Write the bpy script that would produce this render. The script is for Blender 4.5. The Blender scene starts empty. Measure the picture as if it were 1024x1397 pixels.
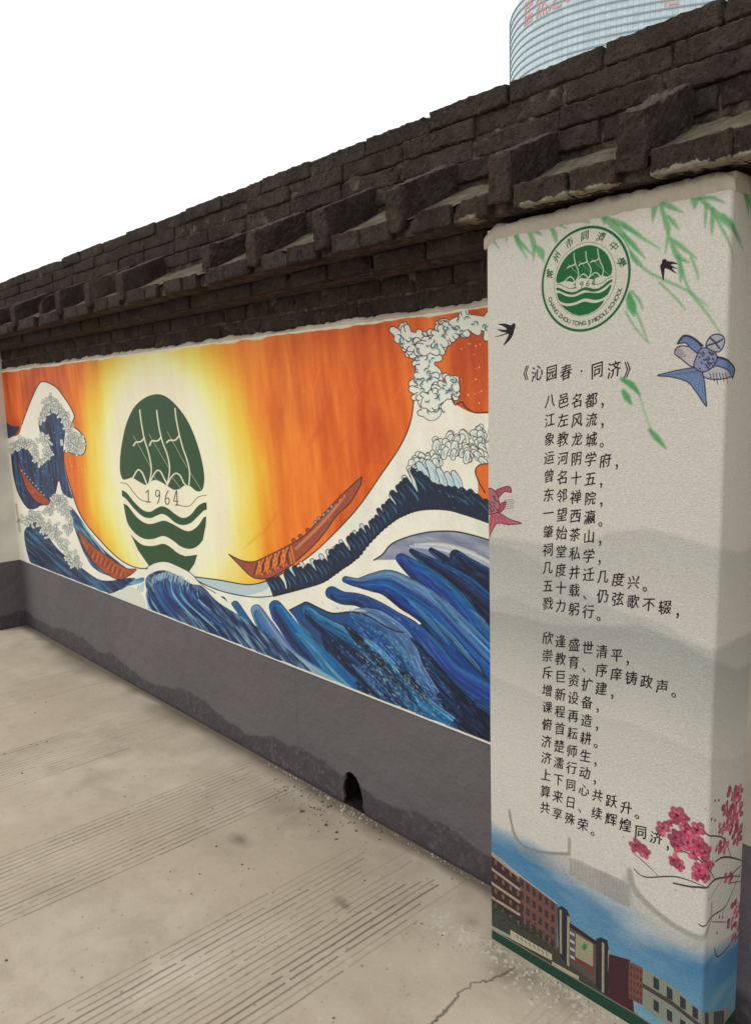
import bpy, bmesh, math, random
import numpy as np
from mathutils import Vector, Matrix

random.seed(4)
RNG = np.random.default_rng(11)
S = bpy.context.scene
COL = S.collection

# ------------------------------------------------------------------ camera
F_PX, PITCH, YAW, ROLL, CAM_H = 1055.9, 0.14661, 0.83173, -0.02799, 1.5
cy, sy = math.cos(YAW), math.sin(YAW)
fw0 = Vector((-sy, cy, 0)); rt0 = Vector((cy, sy, 0)); up0 = Vector((0, 0, 1))
FWD = math.cos(PITCH) * fw0 - math.sin(PITCH) * up0
UP0 = math.cos(PITCH) * up0 + math.sin(PITCH) * fw0
RT = math.cos(ROLL) * rt0 + math.sin(ROLL) * UP0
UP = math.cos(ROLL) * UP0 - math.sin(ROLL) * rt0
cam_d = bpy.data.cameras.new('camera')
cam = bpy.data.objects.new('camera', cam_d); COL.objects.link(cam)
cam.matrix_world = Matrix(((RT.x, UP.x, -FWD.x, 0), (RT.y, UP.y, -FWD.y, 0), (RT.z, UP.z, -FWD.z, CAM_H), (0, 0, 0, 1)))
cam_d.sensor_fit = 'VERTICAL'; cam_d.sensor_height = 24.0
cam_d.lens = 24.0 * F_PX / 1397.0
cam_d.clip_start = 0.05; cam_d.clip_end = 5000
S.camera = cam

# ------------------------------------------------------------------ light
SUN_EL, SUN_AZ = math.radians(48), math.radians(215)      # azimuth measured clockwise from +Y
world = bpy.data.worlds.new('World'); S.world = world; world.use_nodes = True
wn, wl = world.node_tree.nodes, world.node_tree.links
wn.clear()
sky = wn.new('ShaderNodeTexSky'); sky.sky_type = 'NISHITA'; sky.sun_disc = False
sky.sun_elevation = SUN_EL; sky.sun_rotation = SUN_AZ; sky.dust_density = 4.0; sky.air_density = 1.0
mixw = wn.new('ShaderNodeMix'); mixw.data_type = 'RGBA'; mixw.inputs[0].default_value = 0.93
wl.new(sky.outputs[0], mixw.inputs[6]); mixw.inputs[7].default_value = (11.9, 12.0, 12.0, 1)    # bright closed cloud
bg = wn.new('ShaderNodeBackground'); bg.inputs[1].default_value = 0.1
wl.new(mixw.outputs[2], bg.inputs[0])
wo = wn.new('ShaderNodeOutputWorld'); wl.new(bg.outputs[0], wo.inputs[0])
sd = bpy.data.lights.new('sun', 'SUN'); sd.energy = 0.75; sd.angle = math.radians(22); sd.color = (1, .95, .88)
sun = bpy.data.objects.new('sun', sd); COL.objects.link(sun)
dirv = Vector((math.sin(SUN_AZ) * math.cos(SUN_EL), math.cos(SUN_AZ) * math.cos(SUN_EL), math.sin(SUN_EL)))
sun.rotation_euler = dirv.to_track_quat('Z', 'Y').to_euler(); sun.location = (-2, -4, 6)
S.view_settings.view_transform = 'Standard'; S.view_settings.look = 'None'
S.view_settings.exposure = 0.0; S.view_settings.gamma = 1.0; S.view_settings.use_curve_mapping = False
S.cycles.max_bounces = 6

# ------------------------------------------------------------------ measured places (metres)
WY, PY = 1.715, 1.535            # wall face, pillar face
DADO, MTOP = 0.465, 1.743
PX0, PX1 = -1.258, -0.663        # pillar left and right edge
CORNER = -5.52                   # where the far pillar meets the wall

def ray(px):
    return FWD + (float(px[0]) - 512) / F_PX * RT - (float(px[1]) - 698.5) / F_PX * UP
def on_y(px, y):
    d = ray(px); t = y / d.y
    return (d.x * t, CAM_H + d.z * t)
def on_x(px, x):
    d = ray(px); t = x / d.x
    return (d.y * t, CAM_H + d.z * t)
def on_z(px, z=0.0):
    d = ray(px); t = (z - CAM_H) / d.z
    return (d.x * t, d.y * t)

# ------------------------------------------------------------------ noise and raster painting (numpy)
def _h(ix, iy, s):
    n = (ix.astype(np.int64) * 374761393 + iy.astype(np.int64) * 668265263 + s * 982451653) & 0x7fffffff
    n = ((n ^ (n >> 13)) * 1274126177) & 0x7fffffff
    return ((n ^ (n >> 16)) & 0xffff) / 65535.0
def vnoise(x, y, s=0):
    ix = np.floor(x); iy = np.floor(y); fx = x - ix; fy = y - iy
    fx = fx * fx * (3 - 2 * fx); fy = fy * fy * (3 - 2 * fy)
    a = _h(ix, iy, s); b = _h(ix + 1, iy, s); c = _h(ix, iy + 1, s); d = _h(ix + 1, iy + 1, s)
    return ((a + (b - a) * fx) * (1 - fy) + (c + (d - c) * fx) * fy).astype(np.float32)
def fbm(x, y, s=0, o=3):
    r = 0; a = .5; t = 0
    for k in range(o):
        r = r + a * vnoise(x * 2 ** k, y * 2 ** k, s + k * 17); t += a; a *= .5
    return r / t

def smooth(pts, closed=False, n=6):
    P = [np.array(p, float) for p in pts]; m = len(P); out = []
    rng = range(m) if closed else range(m - 1)
    for i in rng:
        p1, p2 = P[i], P[(i + 1) % m]
        p0 = P[i - 1] if (closed or i > 0) else p1
        p3 = P[(i + 2) % m] if (closed or i + 2 < m) else p2
        for k in range(n):
            t = k / n
            out.append(.5 * ((2 * p1) + (p2 - p0) * t + (2 * p0 - 5 * p1 + 4 * p2 - p3) * t * t + (3 * p1 - p0 - 3 * p2 + p3) * t ** 3))
    if not closed: out.append(P[-1])
    return out

class Canvas:
    """float picture in sRGB 0..1; points go through (p-o)*s; y grows downwards"""
    def __init__(c, ox, oy, w, h, s, base=(1, 1, 1), flip=False):
        c.ox, c.oy, c.s, c.flip = ox, oy, s, flip
        c.W, c.H = int(round(w * s)), int(round(h * s)); c.h = h
        c.a = np.empty((c.H, c.W, 3), np.float32); c.a[:] = base
    def t(c, pts):
        p = np.array([q[:2] for q in pts], float)
        x = (p[:, 0] - c.ox) * c.s
        y = (c.oy + c.h - p[:, 1]) * c.s if c.flip else (p[:, 1] - c.oy) * c.s
        return np.stack([x, y], 1)
    def mask(c, pts, ss=3):
        p = c.t(pts)
        x0 = max(int(p[:, 0].min()) - 1, 0); x1 = min(int(p[:, 0].max()) + 2, c.W)
        y0 = max(int(p[:, 1].min()) - 1, 0); y1 = min(int(p[:, 1].max()) + 2, c.H)
        if x1 <= x0 or y1 <= y0: return None
        w, h = (x1 - x0) * ss, (y1 - y0) * ss
        D = np.zeros((h, w + 1), np.int32)
        q = (p - [x0, y0]) * ss
        for i in range(len(q)):
            ax, ay = q[i]; bx, by = q[(i + 1) % len(q)]
            if ay == by: continue
            if ay > by: ax, ay, bx, by = bx, by, ax, ay
            r0 = max(int(math.ceil(ay - .5)), 0); r1 = min(int(math.ceil(by - .5)), h)
            if r1 <= r0: continue
            rr = np.arange(r0, r1)
            xx = ax + (bx - ax) * (rr + .5 - ay) / (by - ay)
            D[rr, np.clip(np.ceil(xx - .5), 0, w).astype(int)] += 1
        m = (np.cumsum(D[:, :w], 1) & 1).astype(np.float32)
        m = m.reshape(y1 - y0, ss, x1 - x0, ss).mean((1, 3))
        return (slice(y0, y1), slice(x0, x1)), m
    def put(c, sl, m, col, alpha=1.0):
        m = (m * alpha)[..., None]
        col = np.asarray(col, np.float32)
        c.a[sl] = c.a[sl] * (1 - m) + col * m
    def fill(c, pts, col, alpha=1.0):
        r = c.mask(pts)
        if r is None: return None
        sl, m = r
        if callable(col):
            yy, xx = np.mgrid[sl[0], sl[1]]
            col = col(xx / c.s + c.ox, (c.oy + c.h - yy / c.s) if c.flip else yy / c.s + c.oy)
        c.put(sl, m, np.asarray(col, np.float32), alpha); return r
    def stroke(c, pts, r, col, alpha=1.0, soft=.6):
        p = c.t(pts); n = len(p)
        rr = np.full(n, r, float) if np.isscalar(r) else np.interp(np.linspace(0, 1, n), np.linspace(0, 1, len(r)), r)
        rr = rr * c.s; pad = rr.max() + soft + 1
        x0 = max(int(p[:, 0].min() - pad), 0); x1 = min(int(p[:, 0].max() + pad) + 1, c.W)
        y0 = max(int(p[:, 1].min() - pad), 0); y1 = min(int(p[:, 1].max() + pad) + 1, c.H)
        if x1 <= x0 or y1 <= y0: return
        M = np.zeros((y1 - y0, x1 - x0), np.float32)
        for i in range(max(n - 1, 1)):
            a = p[i]; b = p[min(i + 1, n - 1)]; ra = rr[i]; rb = rr[min(i + 1, n - 1)]; q = max(ra, rb) + soft + 1
            u0 = max(int(min(a[0], b[0]) - q), x0); u1 = min(int(max(a[0], b[0]) + q) + 1, x1)
            v0 = max(int(min(a[1], b[1]) - q), y0); v1 = min(int(max(a[1], b[1]) + q) + 1, y1)
            if u1 <= u0 or v1 <= v0: continue
            Y, X = np.mgrid[v0:v1, u0:u1].astype(np.float32); X += .5; Y += .5
            d = b - a; L = d @ d
            t = np.clip(((X - a[0]) * d[0] + (Y - a[1]) * d[1]) / L, 0, 1) if L > 0 else 0 * X
            dist = np.hypot(X - a[0] - t * d[0], Y - a[1] - t * d[1])
            cov = np.clip((ra + (rb - ra) * t - dist) / (2 * soft) + .5, 0, 1)
            s = (slice(v0 - y0, v1 - y0), slice(u0 - x0, u1 - x0))
            M[s] = np.maximum(M[s], cov)
        c.put((slice(y0, y1), slice(x0, x1)), M, col, alpha)
    def ribbon(c, path, widths, cols, n=26, seed=0, alpha=.9, wob=.15, endfade=0):
        """brush streaks running along a path; cols = colours from one side to the other"""
        P = np.array(smooth(path, n=5)); m = len(P)
        T = np.gradient(P, axis=0); T /= np.linalg.norm(T, axis=1)[:, None] + 1e-9
        N = np.stack([-T[:, 1], T[:, 0]], 1)
        w = np.interp(np.linspace(0, 1, m), np.linspace(0, 1, len(widths)), widths)
        rg = np.random.default_rng(seed); cols = np.array(cols, float)
        order = rg.permutation(n)
        cap = np.sqrt(np.clip(1 - (1 - np.linspace(0, 1, m) / .08).clip(0, 1) ** 2, 0.02, 1))
        for k in order:
            tt = -1 + 2 * (k + .5) / n
            cc = np.array([np.interp((tt + 1) / 2, np.linspace(0, 1, len(cols)), cols[:, j]) for j in range(3)])
            cc = np.clip(cc * (1 + rg.normal() * wob) + rg.normal() * .012, 0, 1)
            a = 0 if rg.random() < .5 else int(rg.integers(0, m // 3)); b = m if rg.random() < .4 else int(rg.integers(m // 2, m))
            inner = .55 * abs(tt)
            keep = np.arange(m) / m >= (inner * .07)
            q = (P + N * (w * tt)[:, None] * (cap[:, None] ** .5))[a:b]
            if len(q) < 3: continue
            c.stroke(q, list(w[a:b] * 1.25 / n * 2 * .9), cc, alpha * rg.uniform(.45, 1), soft=1.1)
        if wob > .3:
            for k in range(n * 4):
                tt = rg.uniform(-1, 1); L_ = int(rg.integers(3, max(5, m // 5))); a = int(rg.integers(1, max(2, m - L_)))
                base = np.array([np.interp((tt + 1) / 2, np.linspace(0, 1, len(cols)), cols[:, j]) for j in range(3)])
                cc = base * rg.uniform(.45, 1.0) if rg.random() < .72 else base * .5 + np.array([.16, .34, .48]) * rg.uniform(.5, 1.0)
                q = (P + N * (w * tt)[:, None] * (cap[:, None] ** .5))[a:a + L_] + rg.normal(0, .35, 2)
                if len(q) > 2: c.stroke(q, [.15, rg.uniform(.3, 1.1), .15], np.clip(cc, 0, 1), rg.uniform(.25, .75), soft=.8)

def C(r, g, b): return (r / 255, g / 255, b / 255)
def crop(o, s):
    return lambda *pts: [(o[0] + p[0] * s, o[1] + p[1] * s) for p in pts]
cA = crop((0, 460), 340 / 1024); cB = crop((300, 400), 380 / 1024); cC = crop((300, 700), 380 / 1024)
cL = crop((0, 510), 130 / 1024); cM = crop((0, 640), 200 / 1024); cE = crop((150, 520), 150 / 748)
cF = crop((510, 415), 160 / 1024); cG = crop((360, 560), 310 / 1024); cH = crop((180, 740), 240 / 1024)
cK = crop((400, 740), 270 / 1024)

def to_image(name, arr, k=1.0, sat=1.0):
    """arr rows top-down, sRGB look values; k turns what the picture shows into surface colour"""
    lin = np.where(arr <= .04045, arr / 12.92, ((arr + .055) / 1.055) ** 2.4) * k
    lin = np.clip(lin, .004, .86)
    s = np.where(lin <= .0031308, lin * 12.92, 1.055 * lin ** (1 / 2.4) - .055)
    h, w = s.shape[:2]
    px = np.ones((h, w, 4), np.float32); px[..., :3] = s[::-1]
    img = bpy.data.images.new(name, w, h, alpha=False); img.pixels.foreach_set(px.ravel()); img.update(); img.pack()
    return img

# ------------------------------------------------------------------ glyphs
_gl = {}
def glyph(ch, off=0.0):
    k = (ch, off)
    if k in _gl: return _gl[k]
    cu = bpy.data.curves.new('glyph', 'FONT'); cu.body = ch; cu.size = 1; cu.resolution_u = 5; cu.offset = off
    o = bpy.data.objects.new('glyph', cu); COL.objects.link(o)
    dg = bpy.context.evaluated_depsgraph_get(); dg.update()
    me = bpy.data.meshes.new_from_object(o.evaluated_get(dg), depsgraph=dg)
    me.calc_loop_triangles()
    v = np.array([w.co[:2] for w in me.vertices]).reshape(-1, 2)
    tr = np.array([t.vertices[:] for t in me.loop_triangles], int).reshape(-1, 3)
    bpy.data.objects.remove(o); bpy.data.curves.remove(cu); bpy.data.meshes.remove(me)
    _gl[k] = (v, tr); return _gl[k]
def draw_glyph(cv, ch, cx, cyy, size, col, rot=0.0, kai=False, alpha=1.0, sx=1.0, off=0.0, centre=True, brush=.0, bold=0):
    v, tr = glyph(ch, off)
    if not len(tr): return
    q = v.copy()
    cjk = ord(ch) > 0x2e80
    mid = np.array([.5, .36]) if cjk else ((v.max(0) + v.min(0)) / 2 if centre else np.array([(v.max(0)[0] + v.min(0)[0]) / 2, .36]))
    q = (q - mid) * [sx, 1]
    if kai:
        q[:, 1] += .11 * q[:, 0] + .035 * np.sin(q[:, 0] * 5)
        q[:, 0] += .03 * np.sin(q[:, 1] * 6)
    cr, sr = math.cos(rot), math.sin(rot)
    q = q * size
    q = np.stack([q[:, 0] * cr - q[:, 1] * sr, q[:, 0] * sr + q[:, 1] * cr], 1) + [cx, cyy]
    p = cv.t(q)
    x0 = max(int(p[:, 0].min()) - 2, 0); x1 = min(int(p[:, 0].max()) + 3, cv.W)
    y0 = max(int(p[:, 1].min()) - 2, 0); y1 = min(int(p[:, 1].max()) + 3, cv.H)
    if x1 <= x0 or y1 <= y0: return
    ss = 3; M = np.zeros(((y1 - y0) * ss, (x1 - x0) * ss), bool); p = (p - [x0, y0]) * ss
    for t in tr:
        a, b, c = p[t]
        u0 = max(int(min(a[0], b[0], c[0])), 0); u1 = min(int(max(a[0], b[0], c[0])) + 2, M.shape[1])
        v0 = max(int(min(a[1], b[1], c[1])), 0); v1 = min(int(max(a[1], b[1], c[1])) + 2, M.shape[0])
        if u1 <= u0 or v1 <= v0: continue
        Y, X = np.mgrid[v0:v1, u0:u1]; X = X + .5; Y = Y + .5
        e = lambda m, n: (n[0] - m[0]) * (Y - m[1]) - (n[1] - m[1]) * (X - m[0])
        w0, w1, w2 = e(a, b), e(b, c), e(c, a)
        M[v0:v1, u0:u1] |= ((w0 >= 0) & (w1 >= 0) & (w2 >= 0)) | ((w0 <= 0) & (w1 <= 0) & (w2 <= 0))
    m = M.astype(np.float32)
    for _ in range(bold):
        m = np.maximum.reduce([m, np.roll(m, 1, 0), np.roll(m, -1, 0), np.roll(m, 1, 1), np.roll(m, -1, 1)])
    if kai:
        for _ in range(2): m = np.minimum.reduce([m, np.roll(m, 1, 0), np.roll(m, -1, 0)]) if _ == 0 else np.minimum(m, np.roll(m, 1, 0))
    if brush:
        for _ in range(3):
            m = (m + np.roll(m, 1, 0) + np.roll(m, -1, 0) + np.roll(m, 1, 1) + np.roll(m, -1, 1)) / 5
        yy, xx = np.mgrid[0:m.shape[0], 0:m.shape[1]]
        th = .46 + brush * (vnoise(xx / 11 + cx * 900, yy / 11 + cyy * 700, 5) - .42)
        m = np.clip((m - th) * 6 + .5, 0, 1)
    m = m.reshape(y1 - y0, ss, x1 - x0, ss).mean((1, 3))
    cv.put((slice(y0, y1), slice(x0, x1)), m, col, alpha)

# ------------------------------------------------------------------ the school emblem, in units of its radius
def en(*pts):
    out = []
    for p in cE(*pts):
        x, z = on_y(p, WY); out.append(((x + 3.385) / .432, (z - 1.118) / .432))
    return out
EM_TOP = smooth(en((105, 670), (85, 655), (72, 600), (75, 500), (90, 400), (110, 310), (140, 230), (180, 165), (240, 115), (300, 92), (345, 90), (390, 105), (440, 145), (500, 215), (550, 300), (590, 400), (620, 500), (640, 600), (645, 670), (635, 730), (610, 750), (580, 740), (545, 712), (505, 712), (480, 730), (440, 738), (400, 715), (360, 690), (320, 672), (285, 680), (250, 705), (215, 690), (165, 660), (150, 655)), True, 4)
EM_LIGHT = [(smooth(en(*p)), w) for p, w in (
    (((160, 660), (180, 620), (200, 602), (225, 625), (248, 680), (258, 702)), .018), (((272, 694), (300, 640), (325, 607), (350, 617), (375, 665), (395, 705)), .018),
    (((395, 705), (420, 655), (450, 627), (480, 640), (505, 690), (525, 712)), .018),
    (((208, 195), (215, 260), (228, 340), (240, 400), (265, 480), (282, 560), (285, 620), (270, 695)), .017), (((325, 198), (332, 260), (345, 340), (365, 420), (395, 500), (410, 580), (405, 650), (390, 705)), .017),
    (((450, 185), (458, 260), (475, 350), (500, 450), (530, 540), (545, 620), (540, 712)), .017),
    (((165, 438), (180, 416), (215, 410), (238, 385)), .020), (((275, 437), (290, 407), (330, 405), (354, 380)), .020), (((392, 417), (410, 402), (450, 400), (477, 370)), .020))]
EM_THIN = [en(*p) for p in (((163, 370), (285, 590)), ((272, 362), (405, 590)), ((430, 655), (480, 722)), ((398, 345), (530, 590)), ((550, 620), (622, 738)), ((300, 640), (325, 676)))]
EM_W1 = smooth(en((85, 740), (120, 760), (170, 820), (230, 875), (280, 888), (320, 865), (360, 850), (400, 865), (450, 905), (500, 930), (550, 910), (600, 850), (640, 825)), n=4) + en((660, 825), (662, 872)) + smooth(en((640, 880), (590, 930), (550, 965), (500, 978), (450, 962), (400, 920), (360, 902), (320, 915), (280, 930), (230, 918), (170, 865), (120, 805), (88, 780)), n=4)
EM_W2 = smooth(en((98, 832), (130, 850), (190, 925), (250, 965), (300, 968), (370, 948), (430, 970), (500, 1010), (550, 1018), (600, 985), (640, 925)), n=4) + en((658, 920), (655, 980)) + smooth(en((635, 1080), (600, 1120), (550, 1140), (490, 1125), (430, 1080), (370, 1052), (300, 1072), (240, 1070), (180, 1035), (130, 970), (110, 900)), n=4)
EM_W3 = smooth(en((148, 1040), (180, 1075), (230, 1112), (300, 1120), (370, 1105), (420, 1130), (470, 1170), (520, 1190)), n=4) + en((598, 1180), (580, 1240), (545, 1292), (500, 1330), (440, 1350), (350, 1330), (280, 1265), (200, 1150))
EM_LINES = [smooth(en((78, 692), (120, 700), (170, 760), (215, 805), (280, 822))), smooth(en((455, 838), (540, 850), (600, 790), (658, 775)))]
EM_NUM = [en((250, 758), (266, 740), (268, 818)), en((252, 820), (282, 822)), smooth(en((334, 742), (320, 745), (317, 770), (328, 785), (340, 770), (340, 745), (343, 790), (330, 832)), n=4),
          smooth(en((400, 745), (385, 780), (382, 820), (395, 838), (408, 820), (402, 795), (385, 800)), n=4), en((455, 745), (438, 815), (466, 818)), en((458, 745), (462, 842)), en((450, 842), (472, 842))]
def emblem(cv, put, R, green, light, thin=.006, line=None):
    line = line or C(70, 72, 55)
    f = lambda pts: [put(x, z) for x, z in pts]
    for p in (EM_TOP, EM_W1, EM_W2, EM_W3): cv.fill(f(p), green)
    for p, w in EM_LIGHT: cv.stroke(f(p), w * R, light)
    for p in EM_THIN: cv.stroke(f(p), thin * R, light, .8)
    for p in EM_LINES: cv.stroke(f(p), .008 * R, line)
    for p in EM_NUM: cv.stroke(f(p), .012 * R, line)

# ------------------------------------------------------------------ painting the mural
WHITE = C(214, 211, 196); INK = C(30, 28, 34); NAVY = C(24, 34, 66); DEEP = C(14, 20, 44)
def paint_mural():
    cv = Canvas(-8, 400, 740, 670, 3.0)
    yy, xx = np.mgrid[0:cv.H, 0:cv.W].astype(np.float32)
    px, py = xx / 3 - 8, yy / 3 + 400
    d = [FWD[i] + (px - 512) / F_PX * RT[i] - (py - 698.5) / F_PX * UP[i] for i in range(3)]
    t = WY / d[1]; X = d[0] * t; Z = CAM_H + d[2] * t
    r = np.hypot(X + 3.385, (Z - 1.12) * 1.04)
    r = r + .20 * (fbm(X * 2.6, Z * 2.0, 3) - .5) + .05 * (fbm(X * 14, Z * 2.2, 8) - .5)
    ks = [0, .50, .58, .67, .78, .88, 1.00, 1.4, 2.3, 4]
    cs = np.array([(220, 215, 190), (220, 214, 184), (224, 216, 156), (224, 204, 104), (222, 176, 52), (218, 138, 32), (212, 110, 26), (204, 92, 22), (192, 80, 22), (186, 76, 24)]) / 255
    for j in range(3): cv.a[..., j] = np.interp(r, ks, cs[:, j])
    far = np.clip((r - .75) * 2.5, 0, 1)
    st = fbm(X * 9 + .6 * Z, Z * 1.6, 21, 4) - .5; st2 = fbm(X * 40 + 5 * Z, Z * 6 - X, 33, 2) - .5; st3 = fbm(X * 3, Z * 2.5, 41, 2) - .5
    cv.a += (st * .22 + st2 * .10)[..., None] * np.array([.75, 1.0, .55], np.float32) * (.35 + far)[..., None]
    cv.a -= (np.clip(st3, 0, 1) * .55 * far)[..., None] * np.array([1.0, .9, .3], np.float32)
    cv.a[:] = np.clip(cv.a, .02, .95)
    rg = np.random.default_rng(5)
    for _ in range(240):                                              # visible brush pulls
        x = rg.uniform(372, 700); y = rg.uniform(430, 760); L = rg.uniform(15, 60); a = rg.normal(1.75, .35)
        c = cv.a[min(int((y - 400) * 3), cv.H - 1), min(int((x + 8) * 3), cv.W - 1)] * (1 + rg.normal() * .07 + .02)
        cv.stroke(smooth([(x, y), (x + L * .5 * math.cos(a) + rg.normal() * 2, y + L * .5 * math.sin(a)), (x + L * math.cos(a), y + L * math.sin(a))]), [.5, rg.uniform(1, 4.5), .4], np.clip(c, 0, 1), .30, soft=3.5)
    def white(x, y):
        n = fbm(x / 14, y / 30, 61) - .5; m = fbm(x / 40, y / 40, 67) - .5
        return np.stack([WHITE[j] + n * .07 - max(0, 1 - j) * np.clip(m, 0, 1) * .14 for j in range(3)], -1)
    # emblem on the sun
    emblem(cv, lambda x, z: wall_px(x * .432 - 3.385, z * .432 + 1.118), 55, C(38, 70, 42), C(205, 203, 178))
    # ---- distant band of water and the pale slope on the right
    cv.fill(smooth([(262, 785), (300, 790), (345, 797), (385, 783), (425, 757), (462, 722), (492, 688), (520, 648), (545, 612), (560, 580), (566, 545), (567, 505), (600, 505), (612, 540), (640, 561), (668, 564)]) + [(735, 564), (735, 900), (262, 900)], white)
    cv.fill(smooth([(262, 787), (300, 791), (345, 797), (372, 793), (360, 806), (330, 812), (300, 804), (275, 796)], True), C(150, 175, 182), .75)
    cv.stroke(smooth([(262, 786), (300, 791), (345, 797), (385, 783), (425, 757), (462, 722), (492, 688), (520, 648), (545, 612), (560, 580), (566, 545), (567, 505)]), .75, INK, .9)
    # rounded foam tongues piled on the slope
    def tongue(x, y, a, L, r, ol=.9, fc=None, inner=True):
        bend = rg.uniform(-.55, .55); P = [(x + L * t * math.cos(a + bend * t), y - L * t * math.sin(a + bend * t)) for t in (0, .35, .7, 1)]
        P = smooth(P, n=4); w = [r * .9, r * 1.1, r]
        cv.stroke(P, [v + ol for v in w], INK); cv.stroke(P, w, fc or C(206, 209, 198))
        if inner:
            nx_, ny_ = math.sin(a), math.cos(a); sg = 1 if rg.random() < .5 else -1
            cv.stroke([(px_ + nx_ * r * .45 * sg, py_ + ny_ * r * .45 * sg) for px_, py_ in P[3:]], [r * .2, r * .42, r * .2], C(150, 184, 190), .75, soft=1.6)
            cv.stroke(P[:-4], [ol * .25, ol * .55, ol * .2], INK, .85)
    def plume(skel, rad, n, L, r):
        S_ = np.array(smooth(skel, n=8)); w = np.interp(np.linspace(0, 1, len(S_)), np.linspace(0, 1, len(rad)), rad)
        cv.stroke(S_, list(w + 1), INK)
        T_ = np.gradient(S_, axis=0); items = []
        for i in range(n):
            k = int(rg.integers(0, len(S_))); t_ = T_[k] / (np.linalg.norm(T_[k]) + 1e-6); sg = 1 if i % 2 else -1
            nn = np.array([-t_[1], t_[0]]) * sg; off = rg.uniform(.2, .9)
            p_ = S_[k] + nn * w[k] * off; an = math.atan2(-nn[1], nn[0]) + rg.normal() * .55
            items.append((abs(off), p_[0], p_[1], an))
        items.sort(key=lambda q: -q[0])
        for o_, x, y, an in items: tongue(x, y, an, L * rg.uniform(.7, 1.2), r * rg.uniform(.7, 1.1), .95, inner=False)
        cv.stroke(S_, list(w * 1.02), C(208, 211, 198), 1, soft=1.5)
        for i in range(n):
            k = int(rg.integers(0, len(S_))); x, y = S_[k] + rg.normal(0, w[k] * .5, 2); a_ = rg.uniform(0, 6.28); q_ = rg.uniform(2.5, 5)
            arc = [(x + q_ * math.cos(a_ + t) * (1 - t * .12), y + q_ * math.sin(a_ + t) * (1 - t * .12)) for t in np.linspace(0, 2.6, 9)]
            cv.stroke([(u + .8, v + 1.2) for u, v in arc], [.5, 1.6, .4], C(150, 184, 188), .7, soft=2)
            cv.stroke(arc, [.2, .75, .25], INK, .9)
    plume([(590, 560), (584, 535), (582, 510), (584, 488), (576, 470), (560, 462), (545, 462)], [13, 12, 9, 10, 11, 9, 6], 46, 12, 4.2)
    plume([(580, 478), (594, 466), (608, 456), (618, 446), (634, 440), (652, 440), (680, 446)], [7, 7, 8, 9, 10, 9, 10], 34, 11, 4.2)
    plume([(586, 548), (602, 540), (614, 528), (622, 518)], [9, 9, 8, 5], 20, 10, 4)
    def blobs(L, fillc=None, ol=1.0):
        for x, y, q in L: tongue(x, y + q * .4, rg.uniform(.7, 2.6), q * 1.3, q * .62, ol)
    for _ in range(26):
        cv.stroke([(rg.uniform(620, 662), rg.uniform(468, 550))], rg.uniform(.3, 1.3), C(215, 170, 140), .9)
    cv.stroke(smooth([(617, 540), (622, 552), (631, 548), (637, 556), (650, 563), (668, 562)]), .8, INK)
    # scalloped foam on the shoulder
    L = []
    for i in range(95):
        u = rg.random(); x = 560 + u * 120; base = np.interp(x, [560, 590, 620, 650, 690], [660, 640, 622, 625, 640]); top = np.interp(x, [560, 590, 620, 650, 690], [640, 610, 592, 585, 590])
        L.append((x, rg.uniform(top, base), rg.uniform(4, 7.5)))
    L.sort(key=lambda q: q[1])
    for x, y, q in L: tongue(x, y + 6, rg.uniform(1.5, 2.3), q * 1.8, q * .55, .75)
    cv.fill(smooth([(663, 632), (650, 640), (652, 655), (662, 690), (735, 690), (735, 632)], True), C(205, 100, 35))
    cv.stroke(smooth([(668, 632), (655, 634), (649, 642), (653, 656), (662, 672)]), .7, INK)
    # ---- row of dark brush leaves along the ridge, pale ones behind
    low = smooth(cG((48, 835), (160, 806), (270, 772), (340, 722), (410, 672), (480, 592), (560, 516), (640, 466), (720, 446), (820, 446), (900, 466), (1000, 500), (1160, 560)), n=14)
    def leaf(x, y, h, a, w, col, hi, ol=.7):
        tx, ty = x + h * math.cos(a), y - h * math.sin(a)
        mid = ((x + tx) / 2 + w * .5, (y + ty) / 2)
        P = smooth([(x, y), mid, (tx, ty)], n=5)
        cv.stroke(P, [w * .9 + ol, w + ol, w * .72 + ol], INK); cv.stroke(P, [w * .9, w, w * .66], col)
        cv.stroke(smooth([(x + w * .3, y - h * .15), (mid[0] + w * .2, mid[1]), (tx + w * .1, ty + h * .12)], n=4), [w * .2, w * .3, .15], hi, .8, soft=1)
    hx = [360, 400, 440, 480, 520, 545, 570, 590, 610, 640, 700]; hh = [18, 24, 25, 24, 20, 26, 38, 52, 36, 40, 34]
    for i, q in enumerate(low[::3]):
        h = np.interp(q[0], hx, hh)
        if (i % 2 == 0) and 400 < q[0] < 640 and not 505 < q[0] < 530:
            leaf(q[0] - 2, q[1] - h * .75, h * rg.uniform(.55, .75), 1.85, h * .13, C(178, 196, 196), C(130, 175, 190), .6)
    P = low + [(x, y - .25 * np.interp(x, hx, hh)) for x, y in reversed(low)]
    cv.fill(P, DEEP)
    for i, q in enumerate(low[::3]):
        h = np.interp(q[0], hx, hh) * rg.uniform(.85, 1.12)
        a = 1.95 if q[0] < 600 else 2.15
        leaf(q[0] + 1.5, q[1] - 4, h, a + rg.normal() * .08, min(max(h * .15, 3.0), 4.6), C(20, 38, 62), [C(66, 112, 142), C(50, 100, 130), C(40, 76, 112)][i % 3], .9)
    cv.stroke(low, 1.0, INK)
    for _ in range(40):
        cv.stroke([(rg.uniform(600, 665), rg.uniform(665, 705))], rg.uniform(.2, .7), C(190, 195, 190), .8)
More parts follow.
